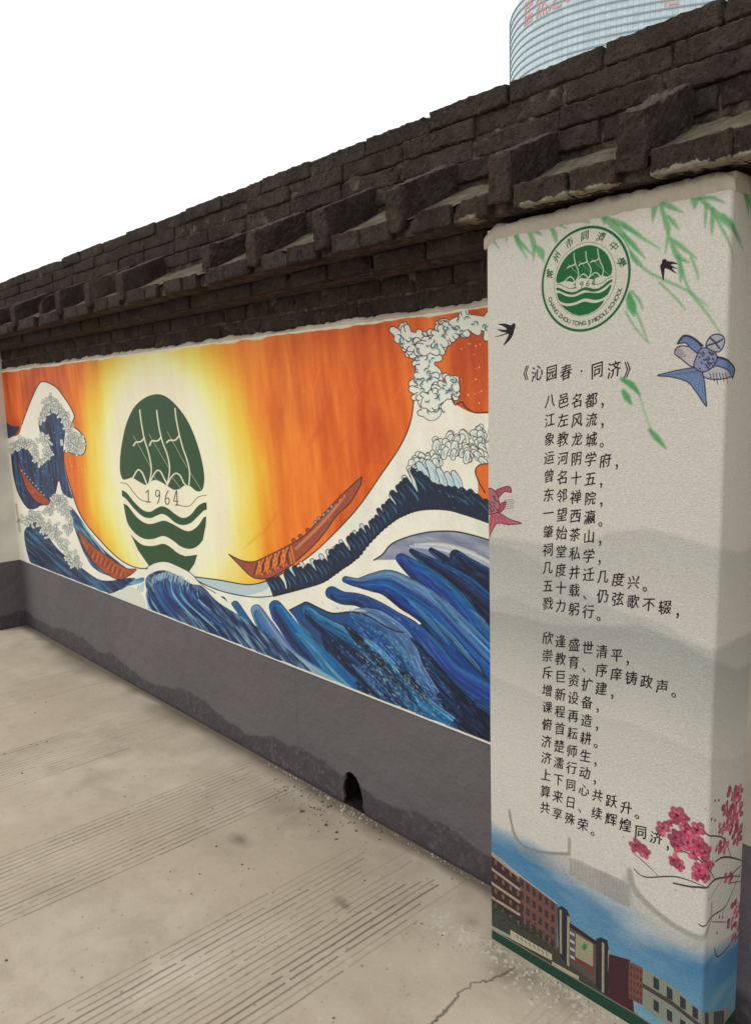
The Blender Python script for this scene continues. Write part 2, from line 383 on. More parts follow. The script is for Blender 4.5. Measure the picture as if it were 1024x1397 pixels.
    # long wooden boat leaning on the slope
    hull = smooth([(313, 756), (330, 764), (346, 766), (360, 761), (400, 741), (420, 727), (434, 711), (452, 690), (474, 668), (494, 650)], n=4) + smooth([(493, 660), (478, 686), (460, 703), (436, 736), (400, 770), (372, 787), (352, 789), (340, 783), (327, 770), (313, 756)], n=4)
    cv.fill(hull, lambda x, y: np.stack([.56 + .16 * (fbm(x / 5 + y / 8, y / 3, 9) - .5) + 0 * x, .27 + .14 * (fbm(x / 5, y / 3, 9) - .5) + 0 * x, .19 + 0 * x], -1))
    cv.stroke(hull + [hull[0]], .6, INK)
    cv.stroke(smooth([(470, 676), (455, 696), (432, 722), (405, 748)]), 2.0, C(190, 120, 90), .8)
    for i in range(26):
        u = i / 26; x = 352 + 48 * u; yt = np.interp(x, [352, 400], [766, 743]); yb = np.interp(x, [352, 400], [787, 768])
        cv.stroke([(x, yt + 1), (x + (5 if i % 2 else -5), yb - 2)], .8, C(215, 120, 45) if i % 3 else C(80, 35, 25))
    for k, (x, y) in enumerate([(402, 737), (411, 731), (421, 723), (431, 712), (436, 707), (442, 702), (448, 697), (453, 691), (460, 684), (466, 677)]):
        cv.stroke([(x, y)], 3.2 if k < 3 else 2.6, INK); cv.stroke([(x, y)], 2.6 if k < 3 else 2.0, C(150, 60, 45) if k < 3 or k > 7 else C(110, 150, 160))
    # ---- white trough line and grey blue swell
    cv.stroke(smooth([(262, 786), (280, 797), (310, 808), (345, 814), (370, 813), (392, 807)]), .7, INK, .9)
    sw = smooth(cC((568, 172), (600, 150), (640, 108), (740, 74), (850, 66), (950, 86), (1080, 130)), n=6)
    cv.fill(sw + cC((1080, 420), (900, 300), (760, 190), (660, 170)), lambda x, y: np.stack([.46 + .28 * fbm((x + y) / 30, (y - x * .3) / 6, 7) + 0 * x - .12, .50 + .26 * fbm((x + y) / 30, (y - x * .3) / 6, 7) + 0 * x - .12, .56 + .2 * fbm((x + y) / 30, (y - x * .3) / 6, 7) - .08], -1))
    cv.stroke(sw, .9, INK)
    cv.ribbon(cC((700, 120), (820, 130), (930, 170), (1080, 250)), [4, 9, 12, 14], [C(200, 200, 190), C(180, 186, 190), C(120, 140, 170)], 14, 3, .7)
    # ---- the big blue body below
    top = smooth([(392, 834), (412, 824), (420, 821), (435, 828), (455, 836), (480, 834), (500, 838), (520, 850), (540, 860), (553, 862)], n=4)
    cv.fill([(205, 800), (275, 806), (330, 850), (392, 846)] + top + cK((700, 400), (640, 220), (760, 260), (1200, 260), (1200, 1250), (-60, 900), (-800, 560)), lambda x, y: (lambda n: np.stack([.04 + .30 * n, .09 + .40 * n, .22 + .36 * n], -1))(np.clip((fbm((x * .7 - y * .7) / 2.0, (x * .7 + y * .7) / 24, 77) - .38) * 1.9, 0, 1)))
    def K(pts, w, cols, n=30, seed=1, al=.9, ol=True, k=270 / 1024):
        n = int(n * 1.7)
        q = cK(*pts); w = [v * k for v in w]
        if ol:
            Ps = np.array(smooth(q, n=5)); ww = np.interp(np.linspace(0, 1, len(Ps)), np.linspace(0, 1, len(w)), w)
            cv.stroke(Ps[:int(len(Ps) * .55)], list(ww[:int(len(Ps) * .55)] + .9), DEEP)
            cv.stroke(Ps[:int(len(Ps) * .95)], list(ww[:int(len(Ps) * .95)]), cols[len(cols) // 2])
        cv.ribbon(q, w, cols, n, seed, al, .34)
    B1, B2, B3, B4 = C(12, 78, 136), C(18, 44, 116), C(98, 130, 172), C(26, 112, 160)
    # right hand tongues, back to front
    K([(840, 65), (900, 120), (1000, 190), (1150, 290)], [26, 42, 60, 80], [B1, DEEP, NAVY, B4], 24, 11)
    K([(715, 38), (780, 85), (860, 150), (1000, 240), (1150, 330)], [10, 20, 32, 45, 60], [NAVY, DEEP, B1], 16, 12)
    K([(612, 42), (700, 100), (800, 165), (900, 240), (1000, 340), (1150, 480)], [8, 26, 45, 60, 70, 80], [B1, NAVY, DEEP, B1], 22, 13)
    K([(560, 82), (620, 130), (700, 190), (800, 280), (880, 380), (950, 480), (1150, 700)], [24, 40, 56, 66, 70, 72, 80], [B4, B1, C(30, 60, 130), B2, NAVY], 34, 14)
    K([(275, 190), (340, 207), (420, 205), (500, 210), (600, 270), (720, 350), (820, 450), (920, 560), (1150, 800)], [14, 20, 46, 66, 80, 84, 90, 100, 110], [C(84, 112, 130), B3, C(30, 60, 124), B1, B2, DEEP], 44, 15)
    K([(205, 258), (260, 285), (340, 295), (430, 335), (520, 395), (620, 470), (700, 570), (800, 700), (1000, 860), (1200, 1000)], [30, 30, 30, 34, 42, 58, 76, 90, 130, 150], [C(30, 86, 140), C(36, 60, 140), C(18, 66, 124), NAVY, DEEP], 44, 16)
    K([(640, 700), (760, 860), (900, 1000), (1100, 1150)], [30, 60, 80, 90], [DEEP, C(16, 40, 84), C(12, 16, 34)], 26, 18, .8, False)
    K([(900, 860), (1000, 930), (1200, 1100)], [70, 90, 110], [C(20, 60, 110), DEEP, DEEP], 26, 17, .8, False)
    # the broad lobe in the middle
    cv.fill(top + cK((640, 560), (700, 700), (800, 900), (900, 1010), (560, 1000), (300, 700), (60, 420)), C(26, 66, 112))
    cv.ribbon(cK((300, 370), (420, 420), (540, 520), (620, 660), (720, 800)), [8, 20, 22, 16, 12], [C(100, 128, 166), C(70, 108, 156), C(24, 76, 134), C(16, 50, 110)], 40, 20, .8, .34)
    K([(75, 345), (130, 400), (250, 480), (380, 560), (500, 680), (640, 840), (800, 960)], [26, 34, 50, 60, 64, 70, 70], [C(90, 130, 165), B4, C(18, 90, 140), NAVY, DEEP], 44, 21, .9)
    K([(160, 460), (230, 580), (330, 700), (450, 830), (560, 930)], [18, 44, 60, 70, 60], [C(20, 40, 90), DEEP, DEEP, NAVY], 30, 22, .85, False)
    cv.stroke(top, .9, INK)
    for x0_, y0_, L_, w_ in [(470, 850, 60, 5), (500, 880, 70, 6), (585, 900, 60, 7), (610, 930, 60, 9), (640, 960, 50, 10), (560, 868, 60, 4), (600, 850, 70, 5), (540, 905, 50, 5), (625, 985, 40, 9)]:
        cv.ribbon([(x0_, y0_), (x0_ + L_ * .45, y0_ + L_ * .5), (x0_ + L_, y0_ + L_ * 1.15)], [1, w_, w_, 1], [C(10, 18, 40), C(8, 12, 28), C(16, 30, 64)], 18, int(x0_), .7, .34)
    for x0_, y0_, L_, w_ in [(555, 815, 60, 3.5), (590, 842, 55, 4), (520, 860, 50, 5), (640, 830, 40, 4), (585, 805, 45, 2.5), (480, 905, 45, 3), (620, 875, 40, 3)]:
        cv.ribbon([(x0_, y0_), (x0_ + L_ * .5, y0_ + L_ * .5), (x0_ + L_, y0_ + L_ * 1.1)], [.6, w_, w_, .6], [C(96, 136, 172), C(60, 112, 160), C(24, 90, 140)], 14, int(x0_) + 7, .55, .34)
    for _ in range(900):                                             # dry brush flecks
        u = rg.random(); x = rg.normal(540, 34); y = rg.normal(925, 34) + (x - 540) * .75
        L_ = rg.uniform(1, 4); cv.stroke([(x, y), (x + L_, y + L_ * 1.1)], rg.uniform(.2, .6), [C(120, 160, 175), C(170, 185, 170), C(40, 110, 150)][rg.integers(3)], .6)
    # fingers towards the left
    for j, (x, y, w, ex, cols) in enumerate([(377, 827, 8, 60, [B4, B1, NAVY, C(40, 50, 120)]), (351, 832, 7, 75, [C(96, 116, 160), B3, B1, B4]), (322, 825, 5, 74, [B1, C(40, 90, 140), NAVY]), (304, 818, 4, 64, [NAVY, B1, DEEP]), (292, 820, 3.4, 52, [B1, DEEP, NAVY]), (280, 813, 6, 62, [NAVY, B1, DEEP])]):
        q = [(x, y), (x + ex * .2, y + ex * .35), (x + ex * .55, y + ex * .85), (x + ex * 1.1, y + ex * 1.4), (x + ex * 1.6, y + ex * 1.9)]
        Ps = smooth(q, n=5)
        cv.stroke(Ps[:12], [w + 3, w * 1.6 + 3, w * 1.8], WHITE)
        cv.stroke(Ps, [w + .8, w * 1.7, w * 2, w * 2, w * 2], DEEP); cv.stroke(Ps, [w, w * 1.6, w * 2, w * 2, w * 2], cols[1])
        cv.ribbon(q, [w, w * 1.6, w * 2.1, w * 2.4, w * 2.4], cols, 20, 30 + j, .85)
    K([(20, 470), (100, 560), (190, 680), (300, 790)], [12, 24, 34, 38], [C(120, 170, 185), B4, C(30, 60, 120)], 20, 41, .8, False)
    cv.ribbon(cC((180, 470), (290, 560), (400, 640), (520, 700)), [6, 13, 17, 12], [C(110, 160, 180), C(170, 190, 195), C(50, 110, 160), C(120, 160, 190)], 26, 42, .75)
    # swell under the emblem: a low rounded hump
    hump = smooth([(150, 800), (176, 792), (196, 778), (212, 768), (228, 766), (244, 772), (262, 782), (276, 797), (300, 812), (320, 830), (330, 860)], n=5)
    cv.fill(hump + [(300, 900), (180, 850), (120, 812)], white)
    cv.stroke(hump[:40], .5, INK, .8)
    cv.fill(smooth([(200, 790), (212, 780), (228, 778), (246, 786), (262, 796), (278, 800), (300, 822), (345, 850), (400, 890), (430, 930), (345, 912), (240, 868), (208, 838), (203, 812)], True), lambda x, y: (lambda n: np.stack([.06 + .42 * n, .14 + .46 * n, .30 + .34 * n], -1))(np.clip((fbm((x * .78 - y * .62) / 1.9, (x * .62 + y * .78) / 22, 78) - .40) * 2.2, 0, 1)))
    for j in range(90):
        u = rg.random(); x = 200 + 74 * u; y = np.interp(x, [200, 215, 228, 250, 274], [806, 790, 786, 794, 806]) + rg.uniform(-3, 6); L_ = rg.uniform(18, 62)
        cc = [C(24, 44, 92), C(40, 90, 150), C(14, 26, 60), C(90, 150, 180), C(130, 170, 190), C(26, 70, 120)][rg.integers(6)]
        cv.stroke(smooth([(x, y), (x + L_ * .12, y + L_ * .45), (x + L_ * (.5 + .3 * u), y + L_)], n=4), [.5, 1.5, .4], cc, .8)
    for j in range(40):
        x = 190 + 70 * rg.random(); y = np.interp(x, [190, 215, 228, 250, 262], [800, 784, 780, 786, 794])
        cv.stroke([(x, y), (x - 2, y + rg.uniform(5, 12))], .8, C(140, 172, 182), .7)
    cv.ribbon([(206, 846), (240, 868), (290, 890), (330, 910), (420, 950)], [3, 6, 7, 6, 3], [C(60, 120, 150), C(140, 170, 175), C(30, 80, 130)], 18, 51, .8)
    cv.fill(smooth([(126, 806), (150, 802), (178, 800), (196, 812), (204, 836), (222, 858), (190, 846), (150, 828)], True), C(196, 199, 186))
    # ---- left hand wave: rounded crest, scalloped foam
    mass = smooth(cA((24, 500), (30, 420), (80, 400), (98, 345), (130, 262), (163, 194), (190, 183), (235, 205), (265, 242), (292, 282), (310, 325), (300, 360), (332, 388), (357, 432), (345, 480), (300, 478), (268, 466), (268, 525), (292, 612), (340, 738), (430, 850), (500, 915), (560, 945), (610, 950)), n=5)
    cv.fill(mass + cA((560, 1010), (480, 1050), (300, 1010), (60, 900), (0, 890), (-30, 500)), white)
    cv.fill(smooth(cA((20, 345), (50, 364), (84, 368), (70, 395), (40, 415), (22, 400)), True), C(28, 44, 72))
    body1 = smooth(cA((52, 480), (80, 455), (110, 452), (140, 490), (175, 525), (205, 470), (178, 420), (163, 350), (190, 330), (205, 262), (240, 305), (272, 365), (264, 450), (266, 530), (292, 625), (302, 662), (262, 640), (245, 590), (232, 640), (212, 680), (160, 695), (120, 700), (80, 640), (62, 560)), True, 4)
    body2 = smooth(cA((102, 806), (120, 775), (150, 760), (190, 800), (225, 850), (275, 900), (330, 940), (400, 990), (450, 1000), (520, 990), (560, 990), (520, 1020), (480, 1045), (440, 1052), (380, 1022), (300, 998), (150, 940), (118, 895)), True, 4)
    body3 = smooth(cM((500, 262), (560, 330), (640, 450), (740, 570), (850, 660), (900, 700), (870, 740), (760, 742), (660, 690), (600, 600), (548, 470), (505, 340)), True, 4)
    tail = smooth(cM((540, 770), (700, 790), (800, 800), (860, 780), (940, 770), (1010, 755), (1000, 790), (900, 815), (850, 842), (790, 818), (700, 826), (600, 810)), True, 4)
    def streaky(dx, dy, c0, c1, seed):
        def f(x, y):
            n = np.clip((fbm((x * dy - y * dx) / 2.1, (x * dx + y * dy) / 26, seed) - .35) * 2.6, 0, 1)
            return np.stack([c0[j] + (c1[j] - c0[j]) * n for j in range(3)], -1)
        return f
    cv.fill(tail, streaky(1, .1, C(30, 80, 120), C(110, 160, 180), 90))
    cv.fill(body1, streaky(.12, 1, C(22, 30, 54), C(44, 78, 116), 81)); cv.fill(body2, streaky(.75, .66, C(20, 28, 54), C(48, 96, 130), 83))
    cv.fill(body3, streaky(.6, .8, C(24, 60, 96), C(130, 170, 180), 84))
    cv.stroke(mass[14:], .65, INK)
    cv.stroke(smooth(cA((52, 480), (60, 560), (80, 640), (120, 702), (160, 697))), .8, C(24, 34, 60))
    def fringe(path, n, rmin, rmax, spread):
        P = np.array(smooth(path, n=10)); Lb = []
        for _ in range(n):
            q = P[rg.integers(len(P))]; Lb.append((q[0] + rg.normal() * spread, q[1] + rg.normal() * spread, rg.uniform(rmin, rmax)))
        Lb.sort(key=lambda q: q[1]); cv.stroke(P, spread * 1.25, C(200, 201, 188), 1, soft=2)
        for x, y, q in Lb: tongue(x, y, rg.uniform(0, 6.28) if rg.random() < .4 else rg.uniform(-2.4, -.7), q * 1.7, q * .5, .30, C(200, 201, 188), q > 1.7)
    fringe(cA((60, 455), (90, 430), (130, 440), (170, 510), (200, 470), (175, 400)), 110, 1.6, 3.2, 3)
    fringe(cA((180, 330), (210, 260), (250, 290), (280, 340), (300, 400), (330, 440), (300, 460), (280, 420)), 170, 1.8, 3.6, 3.4)
    fringe(cA((110, 760), (150, 730), (190, 780), (230, 800), (280, 880), (320, 930)), 150, 1.6, 3.4, 3.8)
    fringe(cA((200, 720), (240, 660), (270, 700), (290, 790)), 90, 1.5, 2.8, 3.6)
    for _ in range(150):
        x, y = cA((rg.uniform(70, 300), rg.uniform(300, 660)))[0]
        cv.stroke([(x, y)], rg.uniform(.2, .6), C(200, 205, 205), .8)
    for _ in range(160):
        x = rg.uniform(36, 140); y = 720 + (x - 36) * .7 + rg.normal() * 14
        cv.stroke([(x, y)], rg.uniform(.2, .5), C(200, 205, 205), .7)
    for _ in range(40): cv.stroke([(rg.uniform(90, 118), rg.uniform(625, 680))], rg.uniform(.2, .7), C(220, 180, 150), .8)
    for q, c2 in ((cA((74, 498), (105, 560), (150, 620), (205, 672), (190, 690), (150, 672), (118, 630), (92, 560)), C(150, 62, 44)), (cM((552, 425), (640, 520), (760, 610), (880, 690), (960, 700), (850, 770), (740, 725), (650, 640), (590, 540)), C(150, 70, 38))):
        cv.fill(smooth(q, True, 4), lambda x, y, c2=c2: np.stack([c2[j] + .22 * (fbm(x / 2, y / 3, 3) - .5) for j in range(3)], -1)); cv.stroke(smooth(q, True, 4), .45, INK)
    for i in range(9):
        x, y = cA((95 + i * 11, 548 + i * 12.5))[0]; cv.stroke([(x, y)], .9, C(205, 190, 165))
    for i in range(16):
        x, y = cM((650 + i * 14, 570 + i * 9))[0]; cv.stroke([(x, y), (x - 3, y + 9)], .5, C(190, 100, 40) if i % 2 else C(80, 40, 30))
    # small red signature
    for i in range(9):
        x = 23 + i * .6; y = 687 + i * 4.4
        cv.stroke(smooth([(x - 1.2, y), (x + 1.4, y + 1), (x - 1, y + 2.5), (x + 1.5, y + 3.4)]), .3, C(150, 60, 60), .9)
    # ---- resample onto the wall
    D = 620; w = int((-.96 - CORNER) * D); h = int((MTOP - DADO) * D)
    gy, gx = np.mgrid[0:h, 0:w].astype(np.float32)
    Xw = CORNER + (gx + .5) / D; Zw = MTOP - (gy + .5) / D - CAM_H
    dep = Xw * FWD[0] + WY * FWD[1] + Zw * FWD[2]
    u = (512 + F_PX * (Xw * RT[0] + WY * RT[1] + Zw * RT[2]) / dep + 8) * 3 - .5
    v = (698.5 - F_PX * (Xw * UP[0] + WY * UP[1] + Zw * UP[2]) / dep - 400) * 3 - .5
    u = np.clip(u, 0, cv.W - 2); v = np.clip(v, 0, cv.H - 2)
    iu = u.astype(int); iv = v.astype(int); fu = (u - iu)[..., None]; fv = (v - iv)[..., None]
    a = cv.a
    out = (a[iv, iu] * (1 - fu) + a[iv, iu + 1] * fu) * (1 - fv) + (a[iv + 1, iu] * (1 - fu) + a[iv + 1, iu + 1] * fu) * fv
    # painted border: bare white line along the bottom and top, uneven
    X1 = (gx + .5) / D; edge = (MTOP - DADO) - (gy + .5) / D
    m = np.clip((.006 + .006 * fbm(X1 * 22, X1 * 0, 5) - edge) * 500, 0, 1)[..., None]; out = out * (1 - m) + np.array(C(200, 196, 182)) * m
    m = np.clip((.004 + .014 * fbm(X1 * 12, X1 * 0 + 3, 6) - (gy + .5) / D) * 400, 0, 1)[..., None]; out = out * (1 - m) + np.array(C(205, 198, 180)) * m
    g = fbm(X1 * 260, edge * 260, 71, 2)[..., None] - .5
    out = np.clip(out * (1 + .07 * g), 0.02, 1)
    return out
def wall_px(X, Z, Y=WY):
    q = Vector((X, Y, Z - CAM_H)); z = FWD.dot(q)
    return (512 + F_PX * RT.dot(q) / z, 698.5 - F_PX * UP.dot(q) / z)

# ------------------------------------------------------------------ painting the pillar sheet
PD = 1250; PH = 1.905; PSIDE = 0.18; PFRONT = PX1 - PX0
def pill(*pts):
    """photo points on the pillar to sheet metres (u along the face and round the corner, z up)"""
    out = []
    for p in pts:
        x, z = on_y(p, PY)
        if x > PX1:
            y, z = on_x(p, PX1); out.append((PFRONT + min(max(y - PY, 0), PSIDE + .02), z))
        else: out.append((x - PX0, z))
    return out
def paint_pillar():
    cv = Canvas(0, 0, PFRONT + PSIDE, PH, PD, C(190, 187, 179), flip=True)
    yy, xx = np.mgrid[0:cv.H, 0:cv.W].astype(np.float32)
    U = xx / PD; Z = PH - yy / PD
    cv.a += ((fbm(U * 2.3, Z * 2, 3) - .5) * .035)[..., None]
    def wash(top, bot, col, al):      # soft ink hill: top and bottom edge as height over u
        us = [p[0] for p in top]; zt = np.interp(U, us, [p[1] for p in top]); 
        zt = zt + .012 * (fbm(U * 9, U * 0, 4) - .5)
        m = np.clip((zt - Z) / .012, 0, 1) * np.clip(1 - (zt - Z) / bot, 0, 1) * al
        cv.put((slice(0, cv.H), slice(0, cv.W)), m, col)
    g = C(134, 138, 136)
    wash(pill((664, 735), (700, 745), (740, 765), (790, 800), (840, 830), (905, 850), (960, 880)), .30, g, .30)
    wash(pill((664, 812), (690, 810), (740, 830), (820, 850), (880, 862)), .25, g, .24)
    wash(pill((780, 745), (830, 722), (880, 720), (930, 730), (985, 745), (1005, 750)), .28, g, .34)
    wash(pill((760, 850), (830, 850), (870, 850), (920, 870), (975, 898), (1005, 910)), .25, C(118, 124, 118), .34)
    wash(pill((664, 915), (760, 960), (860, 985), (960, 1025), (1005, 1030)), .2, g, .22)
    # blue sky wash at the foot
    eave = pill((664, 1120), (720, 1150), (790, 1195), (840, 1225), (880, 1255), (930, 1285), (960, 1290), (1008, 1270))
    us = [p[0] for p in eave]; zt = np.interp(U, us, [p[1] for p in eave])
    n = fbm(U * 7, Z * 16, 13)
    m = np.clip((zt - Z + .05 * (n - .5) + .01) / .07, 0, 1) * (.55 + .45 * n + .15)
    m = np.clip(m, 0, 1)
    deep = np.clip(1 - (zt - Z) / .35, 0, 1)[..., None]
    colr = np.array(C(60, 108, 150)) * deep + np.array(C(98, 150, 165)) * (1 - deep)
    cl = np.clip((fbm(U * 6, Z * 22, 17) - .55) * 3, 0, 1)[..., None] * .5
    colr = colr * (1 - cl) + np.array(C(165, 170, 160)) * cl
    cv.a[:] = cv.a * (1 - m[..., None]) + colr * m[..., None]
    # ghostly roof with upturned eaves
    cE7 = crop((660, 1100), 200 / 941); cE8 = crop((830, 1060), 194 / 804)
    roof = pill(*cE7((160, 30), (175, 110), (200, 190), (250, 250), (330, 285), (430, 300), (545, 305), (560, 330), (620, 345), (700, 390), (800, 430), (900, 480))) 
    under = pill(*cE7((940, 640), (850, 620), (700, 540), (560, 470), (420, 400), (300, 360), (220, 290), (180, 180)))
    cv.fill(smooth(roof, n=4) + smooth(under, n=4), C(140, 140, 136), .42)
    cv.stroke(smooth(roof[:7]), .0035, C(120, 118, 112), .8, soft=3); cv.stroke(pill(*cE7((550, 210), (548, 305))), .0045, C(140, 136, 128), .8, soft=3)
    for i in range(16):
        p = cE7((560 + i * 24, 345 + i * 11), (562 + i * 24, 430 + i * 14))
        cv.stroke(pill(*p), .0045, C(128, 124, 116), .45, soft=3)
    cv.stroke(smooth(pill(*cE8((120, 530), (140, 620), (200, 700), (300, 790), (400, 860), (500, 905), (545, 900), (575, 800), (580, 715)))), [.006, .009, .007, .007, .006, .006, .004], C(138, 136, 128), .75, soft=4)
    curve = smooth(cE8((120, 530), (140, 620), (200, 700), (300, 790), (400, 860), (500, 905), (545, 900)))
    for k in range(9):
        cv.stroke(pill(*[(x - 1.2 * k, y + 2.2 * k) for x, y in curve]), .006, C(142, 144, 140), .16, soft=5)
    cv.fill(pill(*cE7((700, 390), (800, 430), (900, 480), (940, 500), (960, 640), (850, 615), (760, 560))), C(140, 140, 136), .35)
    # school building in perspective along the foot
    wallc = C(104, 70, 60); dk = C(48, 32, 34); crm = C(140, 136, 112)
    q = lambda *a: pill(*cE7(*a))
    cv.fill(q((34, 600), (255, 740), (470, 900), (550, 1000), (720, 1120), (800, 1200), (1000, 1350), (1500, 1700), (1500, 1900), (900, 1500), (34, 860)), C(60, 60, 52))
    cv.fill(q((34, 285), (235, 450), (255, 760), (36, 620)), C(58, 40, 40))
    for i in range(4):
        y = 290 + 92 * i
        cv.fill(q((34, y), (235, y + 160 - i * 12), (236, y + 180 - i * 12), (34, y + 18)), C(150, 138, 122))
        for k in range(4):
            x = 66 + k * 48; cv.fill(q((x, y + 50 + k * 36), (x + 16, y + 62 + k * 36), (x + 16, y + 92 + k * 36), (x, y + 80 + k * 36)), C(110, 84, 70))
    cv.fill(q((225, 445), (470, 625), (470, 925), (255, 765)), wallc)
    for i in range(4):
        for k in range(6):
            x = 232 + k * 40; y = 462 + k * 30 + i * 78
            cv.fill(q((x, y), (x + 22, y + 16), (x + 22, y + 60), (x, y + 46)), C(52, 48, 58))
    cv.stroke(q((34, 285), (235, 448), (470, 625)), .0012, C(190, 175, 150))
    cv.fill(q((470, 650), (500, 640), (535, 665), (550, 700), (545, 1030), (520, 1010), (478, 935)), C(40, 40, 48))
    cv.fill(q((486, 660), (500, 668), (500, 950), (486, 940)), crm); cv.fill(q((535, 700), (552, 712), (548, 1030), (530, 1020)), crm)
    cv.fill(q((550, 745), (720, 865), (720, 1150), (545, 1010)), C(84, 70, 66)); cv.fill(q((550, 745), (720, 865), (720, 890), (550, 775)), dk)
    cv.fill(q((590, 815), (700, 885), (698, 1030), (584, 965)), crm); cv.fill(q((584, 965), (698, 1035), (698, 1060), (584, 990)), C(110, 50, 44))
    cv.fill(q(*[(645 + 16 * math.cos(a * .5), 902 + 22 * math.sin(a * .5)) for a in range(13)]), C(50, 120, 70))
    for i in range(4): cv.fill(q((552, 800 + i * 50), (582, 820 + i * 50), (582, 838 + i * 50), (552, 818 + i * 50)), C(150, 160, 168))
    cv.fill(q((720, 850), (750, 840), (790, 860), (800, 920), (790, 1225), (715, 1160)), C(44, 38, 42)); cv.fill(q((756, 870), (772, 880), (768, 1200), (752, 1190)), crm)
    cv.fill(q((795, 920), (806, 925), (800, 1070), (792, 1060)), crm)
    cv.fill(q((808, 950), (935, 985), (960, 1340), (790, 1230)), C(66, 34, 38)); 
    q8 = lambda *a: pill(*cE8(*a))
    cv.fill(q8((0, 1000), (115, 1045), (120, 1290), (-10, 1210)), C(62, 34, 38))
    cv.fill(q8((112, 1042), (192, 1080), (188, 1290), (110, 1250)), wallc)
    for i in range(5):
        for k in range(4):
            x = 120 + k * 18; y = 1060 + k * 9 + i * 42; cv.fill(q8((x, y), (x + 9, y + 4), (x + 9, y + 26), (x, y + 22)), C(80, 44, 44))
    cv.fill(q8((190, 1078), (350, 1175), (520, 1330), (685, 1300), (690, 1420), (600, 1480), (400, 1450), (190, 1300)), C(120, 126, 112))
    for k, (x, y) in enumerate([(250, 1125), (325, 1180), (400, 1235), (470, 1290)]):
        cv.fill(q8((x, y), (x + 32, y + 24), (x + 32, y + 84), (x, y + 66)), C(46, 46, 52)); cv.fill(q8((x, y + 130), (x + 30, y + 150), (x + 30, y + 210), (x, y + 190)), C(46, 46, 52))
    cv.fill(q8((190, 1165), (350, 1262), (520, 1400), (520, 1425), (350, 1290), (190, 1190)), C(66, 56, 58))
    cv.fill(q8((540, 1335), (560, 1332), (560, 1430), (540, 1430)), C(60, 58, 60)); cv.fill(q8((590, 1328), (650, 1318), (650, 1420), (590, 1425)), C(70, 70, 64))
    # shrubs, forecourt wall with its unreadable plate, lawn strip
    rg = np.random.default_rng(3)
    for _ in range(260):
        u = rg.random(); x = 40 + 420 * u; y = 640 + 250 * u + rg.normal() * (26 if u < .3 or .6 < u < .95 else 14)
        cv.stroke(q((x, y)), rg.uniform(.001, .0035), [C(34, 48, 34), C(26, 36, 28), C(42, 64, 38)][rg.integers(3)], .8)
    cv.fill(q((40, 760), (170, 830), (170, 850), (40, 790)), C(140, 140, 130))
    cv.fill(q((168, 792), (436, 950), (436, 990), (168, 850)), C(168, 160, 138))
    for k in range(8): cv.stroke(q((210 + k * 27, 828 + k * 16), (218 + k * 27, 846 + k * 16)), .0016, C(90, 84, 76))
    cv.fill(q((436, 995), (606, 1090), (606, 1115), (436, 1020)), C(160, 150, 124))
    zf = .026 + .012 * np.clip(U / .6, 0, 1)
    m = np.clip((zf - Z) * 900, 0, 1) * .95; cv.put((slice(0, cv.H), slice(0, cv.W)), m, C(24, 62, 44))
    m = np.clip((zf + .004 - Z) * 900, 0, 1) * np.clip((Z - zf) * 900, 0, 1); cv.put((slice(0, cv.H), slice(0, cv.W)), m, C(120, 118, 108))
    # willow sprays
    def willow(pts, w, al=.8, c=C(62, 138, 74)):
        cv.stroke(smooth(pill(*pts)), [.0015 + w * .3, w, .0006], c, al, soft=3.5)
    cw = crop((660, 230), 210 / 1024); cw2 = crop((850, 210), 174 / 695)
    for pts, w in [(((120, 380), (120, 450)), .003), (((150, 370), (150, 430), (150, 490)), .005), (((160, 372), (210, 430), (230, 500), (290, 600)), .009), (((260, 360), (320, 400), (390, 445)), .010), (((285, 390), (330, 500), (330, 610)), .009), (((385, 315), (450, 400), (480, 470), (475, 490)), .008), (((440, 355), (500, 370), (550, 400)), .005), (((345, 520), (380, 560), (400, 620)), .012), (((205, 450), (260, 510), (320, 570)), .006), (((605, 270), (650, 330), (700, 360)), .008), (((680, 310), (720, 310), (750, 325)), .003), (((780, 225), (790, 300), (800, 370)), .012), (((735, 245), (800, 320), (870, 390), (960, 480), (1030, 560)), .010), (((850, 340), (930, 380), (1040, 440)), .008), (((900, 440), (960, 530), (1020, 640)), .004), (((20, 440), (60, 480), (100, 530)), .004), (((960, 820), (980, 900), (1000, 980)), .012), (((975, 560), (1010, 600), (1060, 650)), .006)]:
        willow(cw(*pts), w * .8, .62)
